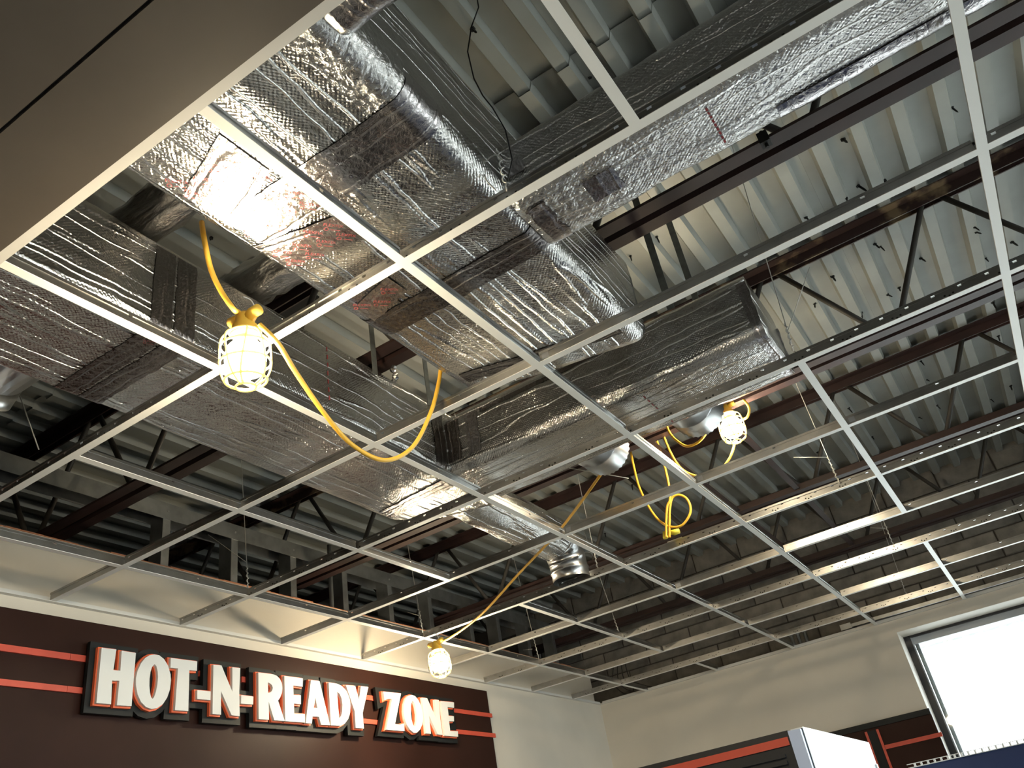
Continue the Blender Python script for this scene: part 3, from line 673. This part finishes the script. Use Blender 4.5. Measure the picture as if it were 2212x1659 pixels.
# crumpled connectors between the two long ducts
for i, (y, lb) in enumerate(((-0.41, 'crumpled foil connector between the two long ducts, above the lamp'), (-0.80, 'crumpled foil connector between the long ducts near the soffit'))):
    mb = MB(); n = 36; vs = []; fs = []
    for j in range(19):
        x = 1.42 + 0.72 * j / 18
        for k in range(n):
            t = 2 * math.pi * k / n; v = Vector((x * 16, math.cos(t) * 1.8 + i * 5, math.sin(t) * 1.8)); rr_ = 0.066 + noise.noise(v) * 0.016 + abs(noise.noise(v * 2.7)) * 0.010
            vs.append((x, y + rr_ * math.cos(t), 0.462 + rr_ * math.sin(t)))
    for j in range(18):
        for k in range(n):
            k2 = (k + 1) % n; mb.uv[len(fs)] = [(j * .021, k * .017), (j * .021, (k + 1) * .017), ((j + 1) * .021, (k + 1) * .017), ((j + 1) * .021, k * .017)]
            fs.append((j * n + k, j * n + k2, (j + 1) * n + k2, (j + 1) * n + k))
    tag(mb.add(vs, fs).build('duct_connector', 'foil_c', smooth=True, origin=(1.78, y, 0.46)), lb, 'duct connector')

# ------------------------------------------------------------------ work lights on the yellow string
LAMPS = [(2.079, -0.753, -0.147), (2.583, 1.556, 0.345), (0.718, 1.788, -0.155)]
def lamp(c, label, tilt, cords):
    t = thing('work_light', label, 'work light', c, 'string work lights')
    x, y, z = c; rot = Matrix.Rotation(tilt[0], 3, 'X') @ Matrix.Rotation(tilt[1], 3, 'Y')
    tr_ = lambda p: tuple(Vector(c) + rot @ Vector(p))
    prof = [(0.001, -0.058), (0.018, -0.055), (0.036, -0.047), (0.045, -0.028), (0.046, -0.008), (0.041, 0.014), (0.026, 0.032), (0.018, 0.040), (0.017, 0.050)]
    n = 24
    def lathe(pr, nm, m_):
        mb = MB(); vs = []; fs = []
        for r_, h in pr:
            for k in range(n): a = 2 * math.pi * k / n; vs.append(tr_((r_ * math.cos(a), r_ * math.sin(a), h)))
        for i in range(len(pr) - 1):
            for k in range(n): fs.append((i * n + k, i * n + (k + 1) % n, (i + 1) * n + (k + 1) % n, (i + 1) * n + k))
        mb.add(vs, fs).build(nm, m_, t, smooth=True)
    lathe(prof[:7], 'bulb', 'bulb'); lathe(prof[6:], 'bulb_base', 'letter')
    s_ = MB(); s_.tube([tr_((0, 0, h)) for h in (0.046, 0.052, 0.056, 0.072, 0.076, 0.098, 0.108)], [0.030, 0.034, 0.030, 0.029, 0.023, 0.021, 0.012], 20)
    s_.tube([tr_(p) for p in ((0.010, 0, 0.088), (0.026, 0, 0.098), (0.046, 0, 0.100))], [0.016, 0.014, 0.013], 12)
    s_.tube([tr_(p) for p in ((-0.010, 0, 0.088), (-0.026, 0, 0.098), (-0.046, 0, 0.100))], [0.016, 0.014, 0.013], 12)
    s_.build('socket', 'cage', t, smooth=True)
    cg = MB(); prof = [(0.034, 0.055), (0.047, 0.045), (0.055, 0.025), (0.056, -0.02), (0.054, -0.045), (0.044, -0.068), (0.022, -0.082)]
    for k in range(8):
        a = 2 * math.pi * k / 8; w_ = 0.10 if k % 2 else -0.10
        cg.tube(spline([tr_((r_ * math.cos(a + w_ * h * 30), r_ * math.sin(a + w_ * h * 30), h)) for r_, h in prof], 3), 0.0024, 6)
    for r_, h in ((0.035, 0.054), (0.055, 0.018), (0.056, -0.022), (0.046, -0.066), (0.022, -0.082)):
        cg.tube([tr_(p) for p in circle((0, 0, h), r_, 28)], 0.0028, 6, closed=True)
    cg.build('cage', 'cage_glow', t, smooth=True)
    hk = MB(); hk.tube(spline([tr_((0, 0.02, 0.100)), tr_((0, 0.035, 0.125)), tr_((0, 0.02, 0.150)), tr_((0, -0.005, 0.150))], 5), 0.0016, 6); hk.build('hook', 'wire', t, smooth=True)
    return t
lamp(LAMPS[0], 'large glaring caged work light hanging below the crossing beside the wide duct', (0.10, 0.08), None)
lamp(LAMPS[1], 'glaring caged work light hanging from the brown joist right of centre', (0, 0), None)
lamp(LAMPS[2], 'small caged work light hanging in front of the sign wall', (0, -0.1), None)
def cord(name, pts, r, label, cat='cord', m='yellow', n=8, group='yellow string light cords'):
    P = spline(pts, n); mb = MB().tube(P, r, 10)
    return tag(mb.build(name, m, smooth=True, origin=tuple(Vector(pts[0]))), label, cat, group)
cord('cord', [[2.079, -0.757, -0.046], [2.088, -0.785, -0.048], [2.098, -0.805, -0.058], [2.088, -0.833, -0.017], [2.087, -0.864, 0.033], [2.1, -0.896, 0.095], [2.073, -0.883, 0.171]], 0.0062, 'yellow cord dropping from the wide duct edge to the nearest lamp')
cord('cord', [[2.132, -0.762, -0.095], [2.144, -0.717, -0.132], [2.095, -0.611, -0.14], [2.056, -0.478, -0.18], [2.028, -0.347, -0.21], [2.03, -0.218, -0.213], [2.058, -0.122, -0.15], [2.094, -0.062, -0.028], [2.104, -0.014, 0.091], [2.107, 0.007, 0.159]], 0.0062, 'long yellow cord loop sagging below the grid from the nearest lamp')
cord('cord', [[2.317, 1.5, 0.438], [2.322, 1.5, 0.398], [2.341, 1.5, 0.353], [2.38, 1.5, 0.306], [2.438, 1.5, 0.305], [2.488, 1.5, 0.337], [2.517, 1.5, 0.369], [2.547, 1.5, 0.408]], 0.0058, 'short yellow cord swag between the collar and the hanging joist lamp')
cord('cord', [[2.259, 1.6, 0.516], [2.26, 1.6, 0.458], [2.269, 1.6, 0.363], [2.292, 1.6, 0.271], [2.339, 1.6, 0.212], [2.393, 1.6, 0.184], [2.461, 1.6, 0.186], [2.524, 1.6, 0.225], [2.569, 1.6, 0.292], [2.583, 1.6, 0.348]], 0.0058, 'deep yellow cord swag rising to the bottom of the joist lamp')
cord('cord', [[2.661, 1.56, 0.453], [2.673, 1.56, 0.434], [2.682, 1.56, 0.395], [2.669, 1.56, 0.363], [2.646, 1.56, 0.352], [2.608, 1.56, 0.357]], 0.0058, 'small yellow cord arc on the right of the joist lamp')
cord('cord', [[2.176, 1.74, 0.595], [2.179, 1.74, 0.535], [2.18, 1.74, 0.439], [2.181, 1.74, 0.346], [2.173, 1.74, 0.247], [2.16, 1.74, 0.196], [2.14, 1.74, 0.173], [2.115, 1.74, 0.104], [2.095, 1.74, 0.033]], 0.0058, 'straight yellow cord hanging down to the plug ends')
cord('cord', [[2.03, 1.76, 0.599], [2.029, 1.76, 0.547], [2.024, 1.76, 0.439], [2.024, 1.76, 0.323], [2.048, 1.76, 0.201], [2.082, 1.76, 0.122], [2.126, 1.76, 0.08], [2.177, 1.76, 0.069], [2.225, 1.76, 0.102], [2.241, 1.76, 0.141], [2.233, 1.76, 0.186], [2.203, 1.76, 0.214], [2.168, 1.76, 0.211], [2.143, 1.76, 0.165], [2.124, 1.76, 0.106], [2.104, 1.76, 0.035]], 0.0058, 'yellow cord tied in a round loop above the plug ends')
cord('cord', [[2.162, 1.0, 0.104], [1.8, 1.275, 0.063], [1.437, 1.482, 0.017], [1.103, 1.643, -0.048], [0.823, 1.769, -0.062], [0.693, 1.802, -0.059]], 0.0058, 'taut yellow cord slanting down to the lamp by the sign')
PLUG = [[2.093, 1.77, 0.037]]
pg = thing('plug', 'bright yellow plug ends resting on the third main tee', 'plug', PLUG[0])
px_, py_, pz_ = PLUG[0]
MB().tube([(px_ - 0.004, py_ - 0.02, pz_ + 0.03), (px_ - 0.004, py_ - 0.02, pz_ + 0.0), (px_ - 0.004, py_ - 0.02, pz_ - 0.004)], [0.007, 0.013, 0.012], 12).build('plug_body', 'lemon', pg, smooth=True)
MB().tube([(px_ + 0.006, py_ + 0.01, pz_ + 0.028), (px_ + 0.03, py_ + 0.02, pz_ + 0.024), (px_ + 0.055, py_ + 0.02, pz_ + 0.022)], [0.009, 0.014, 0.012], 12).build('socket_end', 'lemon', pg, smooth=True)
MB().box(px_ - 0.03, px_ + 0.045, 1.833, 1.839, 0.012, 0.045).build('tie_clip', 'wire', pg)

# ------------------------------------------------------------------ hanger wires
HANG = [[[3.039, 0.619, 0.035], [3.071, 0.619, 0.418], [[3.043, 0.619, 0.121], [3.187, 0.619, 0.314]]], [[2.886, 1.825, 0.035], [2.874, 1.825, 0.583], [[2.884, 1.825, 0.154], [2.745, 1.825, 0.212]]], [[1.814, 0.614, 0.035], [1.834, 0.614, 0.245], None], [[1.677, 1.849, 0.035], [1.681, 1.849, 0.574], [[1.682, 1.849, 0.13], [1.625, 1.849, 0.147]]], [[0.585, 0.626, 0.035], [0.536, 0.626, 0.657], [[0.575, 0.626, 0.171], [0.32, 0.626, 0.393]]], [[0.622, 1.802, 0.035], [0.573, 1.802, 0.618], [[0.608, 1.802, 0.12], [0.533, 1.802, 0.163]]], [[0.645, 2.981, 0.035], [0.591, 2.981, 0.678], [[0.611, 2.981, 0.098], [0.542, 2.981, 0.111]]], [[2.893, 3.048, 0.035], [2.904, 3.048, 0.658], [[2.888, 3.048, 0.137], [2.817, 3.048, 0.166]]], [[2.748, 4.273, 0.035], [2.779, 4.273, 0.572], None], [[2.737, -0.617, 0.035], [2.743, -0.617, 0.719], None], [[1.179, 3.106, 0.035], [1.124, 3.106, 0.496], None]]
NAMES = ['hanger wire with long loose tail beside the capped duct end', 'hanger wire with horizontal tail on the third main tee at right', 'twisted hanger wire at the corner of the two joined ducts',
         'hanger wire dropping past the metal elbow', 'hanger wire over the sign wall with a long slanting tail', 'hanger wire above the small lamp by the sign wall',
         'hanger wire on the fourth main tee next to the sign wall', 'hanger wire on the fourth main tee at right, in front of the blocks', 'hanger wire on the main tee nearest the window wall',
         'dark kinked hanger wire beside the wide duct near the top', 'thin hanger wire on the fourth main tee in mid picture']
for i, (b, t, tl) in enumerate(HANG):
    b, t = Vector(b), Vector(t); dr = t - b; top = b + dr * (0.985 - b.z) / dr.z if dr.z else t
    if i == 9: top = Vector((2.743, b.y, 1.0))
    if i == 2: top = Vector((b.x + 0.03, b.y - 0.142, 0.30))
    w_ = thing('hanger_wire', NAMES[i], 'wire', tuple(b), 'ceiling hanger wires')
    pts = [b + (top - b) * k / 12 for k in range(13)]
    if i == 9: pts = [b + (top - b) * k / 12 + Vector((0.03 * math.sin(k * 0.9), 0.012 * math.sin(k * 1.7), 0)) for k in range(13)]
    MB().tube(pts, 0.0018, 6).build('straight_run', 'wire' if i != 9 else 'screw', w_, smooth=True)
    tw = []
    for k in range(40): a = k * 0.75; tw.append(b + (top - b).normalized() * (0.012 + 0.0028 * k) + Vector((0.0045 * math.cos(a), 0.0045 * math.sin(a), 0)))
    MB().tube([b + Vector((0, 0, -0.012)), b + Vector((0.002, -0.004, 0))] + tw, 0.0017, 6).build('twist', 'wire', w_, smooth=True)
    if tl: MB().tube([Vector(tl[0]), Vector(tl[1])], 0.0014, 6).build('loose_tail', 'wire', w_, smooth=True)
lp = [(2.715, -0.625, 0.035), (2.70, -0.632, 0.075), (2.706, -0.636, 0.115), (2.735, -0.634, 0.125), (2.748, -0.628, 0.105)]
tag(MB().tube(spline(lp, 6), 0.0016, 6).build('wire_loop', 'wire', smooth=True, origin=lp[0]), 'bent wire loop hooked on the main tee beside the wide duct', 'wire')
# a slim ceiling wire going up at far left and one behind the cord loops
for p0, p1, lb in (((0.90, -0.535, 0.183), (0.90, -0.68, 0.46), 'slanting thin wire at the far left edge'), ((1.93, 1.20, 0.28), (2.16, 1.27, 0.16), 'stiff pale rod sticking out above the cross tee')):
    tag(MB().tube([p0, p1], 0.002, 6).build('stiff_wire', 'wire', smooth=True, origin=p0), lb, 'wire')
# bundle of cables in the far corner
cb = thing('cable_bundle', 'loose dark cables tangled above the far corner', 'cables', (0.4, 4.9, 0.05))
for k in range(4):
    p = [(0.30 + k * .03, 4.93, 0.35), (0.26 + k * .05, 4.90, 0.18), (0.34 + k * .04, 4.9, 0.06 + k * .02), (0.5 + k * .05, 4.88, 0.02), (0.62, 4.9, 0.05)]
    MB().tube(spline(p, 6), 0.004, 6).build('cable', 'web', cb, smooth=True)

# ------------------------------------------------------------------ sign on the brown panel
pn = MB().box(XS, XS + 0.02, -3.5, 3.03, -1.6, -0.056); pn_o = pn.build('wall_cladding', 'panel', origin=(XS, 0, -1.6)); tag(pn_o, 'dark walnut panel behind the sign letters', 'panel')
ST = {"l1": [[-0.182, -0.19], [0.176, -0.198], [0.179, -0.22], [-0.178, -0.217]], "l2": [[-0.162, -0.315], [0.18, -0.317], [0.182, -0.339], [-0.158, -0.338]], "m1": [[1.818, -0.194], [1.902, -0.193], [1.9, -0.218], [1.816, -0.219]], "m2": [[1.785, -0.318], [1.917, -0.319], [1.908, -0.342], [1.783, -0.342]], "r1": [[2.639, -0.199], [3.011, -0.201], [3.005, -0.226], [2.637, -0.223]], "r2": [[2.645, -0.322], [3.019, -0.323], [3.013, -0.348], [2.646, -0.347]], "s1": [[0.703, -0.189], [0.732, -0.189], [0.733, -0.212], [0.704, -0.214]], "s2": [[0.944, -0.189], [0.996, -0.189], [0.996, -0.214], [0.944, -0.215]]}
NM = {'l1': 'upper long red stripe left of the H', 'l2': 'lower long red stripe left of the H', 'm1': 'upper red stripe between READY and ZONE', 'm2': 'lower red stripe between READY and ZONE',
      'r1': 'upper red stripe right of ZONE, past the panel edge', 'r2': 'lower red stripe right of ZONE, past the panel edge', 's1': 'short red stripe between T and N', 's2': 'short red stripe between N and R'}
for k, q in ST.items():
    z1 = (q[0][1] + q[1][1]) / 2; z0 = (q[2][1] + q[3][1]) / 2; y0 = min(q[0][0], q[3][0]); y1 = max(q[1][0], q[2][0])
    if k[0] == 'l': y0 = -3.4; y1 += 0.02
    if k in ('m1', 'm2'): y0 -= 0.05; y1 += 0.02
    if k in ('r1', 'r2'): y0 -= 0.03; y1 += 0.03
    x0 = XS + 0.02
    if k[0] == 'l':
        t = thing('stripe', NM[k], 'stripe', (x0, y1, z0), 'red sign stripes')
        MB().box(x0, x0 + 0.010, y0, y1 - 0.107, z0, z1).build('stripe_strip', 'stripe', t); MB().box(x0, x0 + 0.010, y1 - 0.1055, y1, z0, z1).build('stripe_strip', 'stripe', t)
    else: tag(MB().box(x0, x0 + 0.010, y0, y1, z0, z1).build('stripe', 'stripe', origin=(x0, y0, z0)), NM[k], 'stripe', 'red sign stripes')
LET = {"H": [[[0.1844, -0.1746], [0.2491, -0.1728], [0.2441, -0.2546], [0.2746, -0.2531], [0.2735, -0.1743], [0.3385, -0.1749], [0.3369, -0.3837], [0.2723, -0.3854], [0.2742, -0.2922], [0.2427, -0.295], [0.2471, -0.3839], [0.1846, -0.3844]]], "O": [[[0.4253, -0.1698], [0.4497, -0.17], [0.4754, -0.1837], [0.4957, -0.2073], [0.5104, -0.2419], [0.5142, -0.2672], [0.5113, -0.3032], [0.4997, -0.337], [0.4817, -0.3634], [0.456, -0.3815], [0.4299, -0.3877], [0.4031, -0.382], [0.3785, -0.3647], [0.3604, -0.3371], [0.3495, -0.3015], [0.3472, -0.2747], [0.3524, -0.2443], [0.3658, -0.2126], [0.3846, -0.1886], [0.4045, -0.1753]], [[0.4297, -0.2092], [0.4394, -0.2165], [0.4469, -0.2361], [0.4501, -0.2587], [0.4493, -0.2891], [0.444, -0.3196], [0.4367, -0.3413], [0.4307, -0.348], [0.4235, -0.3425], [0.4167, -0.3246], [0.412, -0.2978], [0.4104, -0.2705], [0.4127, -0.2425], [0.4186, -0.2215]]], "T": [[[0.507, -0.174], [0.6437, -0.1714], [0.6432, -0.2118], [0.6045, -0.2135], [0.6075, -0.3822], [0.5411, -0.383], [0.5458, -0.2132], [0.5086, -0.2143]]], "hyphen": [[[0.6499, -0.2925], [0.7209, -0.2911], [0.7206, -0.3281], [0.651, -0.3289]]], "N": [[[0.7313, -0.1754], [0.7759, -0.1729], [0.8401, -0.2814], [0.838, -0.1739], [0.8835, -0.1728], [0.8795, -0.2755], [0.8832, -0.3829], [0.8379, -0.3821], [0.7762, -0.2839], [0.7801, -0.3842], [0.7334, -0.3842]]], "hyphen2": [[[0.891, -0.2914], [0.9624, -0.2914], [0.961, -0.3266], [0.8904, -0.3286]]], "R": [[[0.9917, -0.1796], [1.0835, -0.1781], [1.1073, -0.1828], [1.1272, -0.1954], [1.1389, -0.2132], [1.1425, -0.2362], [1.138, -0.2599], [1.1276, -0.281], [1.1134, -0.2965], [1.1544, -0.3853], [1.0885, -0.3861], [1.0546, -0.3057], [1.0558, -0.3863], [0.9942, -0.3873]], [[1.0507, -0.2193], [1.0652, -0.2222], [1.0769, -0.2296], [1.0815, -0.2407], [1.0766, -0.2541], [1.0667, -0.263], [1.0519, -0.2664]]], "E": [[[1.156, -0.1776], [1.2793, -0.1763], [1.2764, -0.2172], [1.2134, -0.2169], [1.2141, -0.2622], [1.2625, -0.2587], [1.2618, -0.3008], [1.2153, -0.3009], [1.2155, -0.3478], [1.2853, -0.3439], [1.2849, -0.3832], [1.1572, -0.3856]]], "A": [[[1.335, -0.179], [1.395, -0.1773], [1.4571, -0.3847], [1.3941, -0.3858], [1.3821, -0.3498], [1.338, -0.3515], [1.3309, -0.3849], [1.29, -0.3852]], [[1.3616, -0.2592], [1.3734, -0.3099], [1.3487, -0.3095]]], "D": [[[1.4613, -0.1777], [1.5237, -0.1776], [1.5605, -0.1865], [1.592, -0.2088], [1.6107, -0.2418], [1.615, -0.276], [1.6094, -0.3137], [1.5926, -0.3457], [1.5649, -0.3704], [1.5316, -0.3836], [1.4638, -0.3843]], [[1.5194, -0.2172], [1.5388, -0.2263], [1.5512, -0.2471], [1.5559, -0.2777], [1.5509, -0.312], [1.5398, -0.3357], [1.5252, -0.3473]]], "Y": [[[1.5896, -0.1789], [1.6602, -0.1741], [1.6846, -0.2433], [1.7062, -0.1722], [1.7652, -0.1703], [1.7063, -0.3081], [1.7085, -0.3853], [1.6458, -0.386], [1.6451, -0.3033]]], "Z": [[[1.8894, -0.1829], [2.0412, -0.178], [1.965, -0.3476], [2.0108, -0.347], [2.0459, -0.3375], [2.0433, -0.3784], [1.8882, -0.3804], [1.9595, -0.215], [1.9234, -0.2172], [1.8929, -0.2281]]], "O2": [[[2.136, -0.1772], [2.167, -0.1814], [2.1957, -0.2015], [2.2142, -0.2312], [2.2231, -0.2651], [2.2226, -0.2961], [2.2086, -0.3344], [2.1837, -0.3629], [2.1524, -0.3808], [2.1239, -0.383], [2.0927, -0.3683], [2.0687, -0.3433], [2.0542, -0.3111], [2.0512, -0.2746], [2.0594, -0.2369], [2.0781, -0.2047], [2.1035, -0.1853]], [[2.1385, -0.2091], [2.1525, -0.219], [2.162, -0.2423], [2.1658, -0.2796], [2.1597, -0.3173], [2.1468, -0.3451], [2.1347, -0.3498], [2.1239, -0.3398], [2.115, -0.3136], [2.1146, -0.28], [2.1204, -0.2422], [2.1282, -0.221]]], "N2": [[[2.2307, -0.1844], [2.2797, -0.183], [2.3444, -0.2858], [2.3507, -0.1853], [2.3928, -0.1838], [2.3872, -0.2916], [2.3935, -0.38], [2.3453, -0.3785], [2.2798, -0.2782], [2.2826, -0.3792], [2.2356, -0.3801]]], "E2": [[[2.4119, -0.1883], [2.5463, -0.1843], [2.5408, -0.2166], [2.474, -0.2175], [2.4747, -0.2678], [2.5279, -0.2658], [2.5229, -0.2959], [2.4731, -0.2975], [2.4731, -0.3529], [2.5511, -0.3502], [2.5483, -0.3811], [2.4145, -0.3823]]]}
BACK = {'H': (0, 5, 6, 11), 'N': (0, 4, 6, 10), 'N2': (0, 4, 6, 10), 'E': (0, 1, 10, 11), 'E2': (0, 1, 10, 11), 'A': (0, 1, 2, 7), 'Y': (0, 4, 5, 6, 7, 8), 'R': (0, 1, 2, 3, 4, 5, 6, 7, 8, 9, 10, 13)}
def word(label, keys, x_b):
    t = thing('sign_lettering', label, 'sign', (XS + 0.02, LET[keys[0]][0][0][0], -0.36), 'sign words')
    bk = MB()
    for i, k in enumerate(keys): bk.prism_x([offset_loop([LET[k][0][q] for q in BACK.get(k, range(len(LET[k][0])))], 0.030)], x_b - 0.0002 * i, x_b + 0.018 + 0.0002 * i)
    bk.build('backing', 'black', t)
    for k in keys:
        lp = LET[k]; og = [offset_loop(lp[0], 0.0062)] + [offset_loop(h, -0.0045) for h in lp[1:]]
        lt = MB().prism_x(og, x_b + 0.020, x_b + 0.034).build('letter_edge', 'orange', t)
        MB().prism_x(lp, x_b + 0.0342, x_b + 0.048).build('letter_face', 'letter', lt)
    for y in (LET[keys[0]][0][0][0] + 0.06, LET[keys[-1]][0][0][0] + 0.03): MB().tube([(XS + 0.02, y, -0.22), (x_b, y, -0.22)], 0.006, 8).build('standoff', 'black', t)
word('raised sign reading HOT-N-READY, white letters edged orange on black', ['H', 'O', 'T', 'hyphen', 'N', 'hyphen2', 'R', 'E', 'A', 'D', 'Y'], XS + 0.037)
word('raised sign word ZONE, white letters edged orange on black', ['Z', 'O2', 'N2', 'E2'], XS + 0.037)

# ------------------------------------------------------------------ panel on the window wall, cooler, blue fixture
wp = thing('wall_panel', 'dark brown panel with red stripes beside the window', 'panel', (2.2, YW, -1.7))
MB().box(0.9, 2.56, YW - 0.018, YW, -1.7, -0.64).build('board', 'panel', wp)
MB().box(0.9, 2.56, YW - 0.030, YW, -0.64, -0.604).build('top_trim', 'black', wp)
MB().box(2.125, 2.185, YW - 0.026, YW - 0.018, -1.7, -0.655).build('upright_trim', 'black', wp)
MB().box(2.108, 2.124, YW - 0.028, YW - 0.018, -1.7, -0.655).build('red_stripe', 'stripe', wp)
MB().box(2.186, 2.202, YW - 0.028, YW - 0.018, -1.7, -0.655).build('red_stripe', 'stripe', wp)
MB().box(2.203, 2.578, YW - 0.028, YW - 0.018, -0.786, -0.760).build('red_stripe', 'stripe', wp)
cl = thing('drinks_cooler', 'tall black and white cooler with a red stripe and vent slots', 'cooler', (2.2, 1.13, -G))
cx1, cy0, cy1, cz = 2.674, 0.676, 1.585, -1.0
MB().box(1.30, cx1 - 0.035, cy0, cy1, -G + 0.10, cz).build('body', 'cooler_black', cl)
MB().box(1.30, cx1 - 0.035, cy0 + 0.03, cy1, -G, -G + 0.10).build('plinth', 'cooler_black', cl)
c = MB(); c.add([(cx1 - 0.035, cy0, -G), (cx1 - 0.003, cy0 + 0.012, -G), (cx1 - 0.003, cy0 + 0.03, -G), (cx1 - 0.035, cy0 + 0.03, -G), (cx1 - 0.035, cy0, cz - .002), (cx1 - 0.003, cy0 + 0.012, cz - .002), (cx1 - 0.003, cy0 + 0.03, cz - .002), (cx1 - 0.035, cy0 + 0.03, cz - .002)], [(0, 3, 2, 1), (4, 5, 6, 7), (0, 1, 5, 4), (1, 2, 6, 5), (2, 3, 7, 6), (3, 0, 4, 7)])
c.build('corner_post', 'cooler_grey', cl)
MB().box(cx1 - 0.035, cx1, cy0 + 0.036, cy1, -G + 0.05, cz + 0.004).build('side_panel', 'cooler_white', cl)
MB().box(cx1 - 0.035, cx1 - 0.001, cy0 + 0.030, cy0 + 0.036, -G + 0.05, cz).build('gasket', 'black', cl)
MB().box(1.30, cx1 - 0.040, cy0 - 0.004, cy0, cz - 0.037, cz - 0.016).build('red_stripe', 'stripe', cl)
sl = MB().box(cx1 - 0.20, cx1 - 0.06, cy0 - 0.006, cy0, -0.0045, 0.0045); s0 = sl.build('vent_slat', 'cooler_black', cl); s0.location.z += cz - 0.060
for k in range(1, 8): twin(s0, 'vent_slat', cl, (0, 0, -0.017 * k))
MB().box(cx1, cx1 + 0.006, cy1 - 0.035, cy1 - 0.02, cz - 0.085, cz - 0.07).build('latch', 'silver', cl)
bf = thing('display_fixture', 'navy blue display fixture topped by a pale slotted rail', 'display', (3.6, 1.28, -G))
def bl(mb, x0, x1, y0, y1, z0, z1): return mb.box(x0, x1, y0, y1, z0, z1)
MB().box(2.80, 4.70, 1.262, 1.30, -G + 0.12, -1.122).build('back_panel', 'blue', bf)
MB().box(2.80, 4.70, 1.20, 1.62, -G, -G + 0.12).build('base', 'blue', bf)
MB().box(2.82, 4.70, 1.252, 1.256, -1.1215, -1.1195).box(2.82, 4.70, 1.252, 1.256, -1.1115, -1.1095).box(2.82, 4.70, 1.256, 1.295, -1.122, -1.1205).build('rail', 'rail', bf)
tk = MB().box(2.84, 2.846, 1.252, 1.256, -1.1195, -1.1115).build('rail_tooth', 'rail', bf)
for k in range(1, 92): twin(tk, 'rail_tooth', bf, (k * 0.020, 0, 0))

for o in bpy.data.objects:
    if '_o' in o: del o['_o']
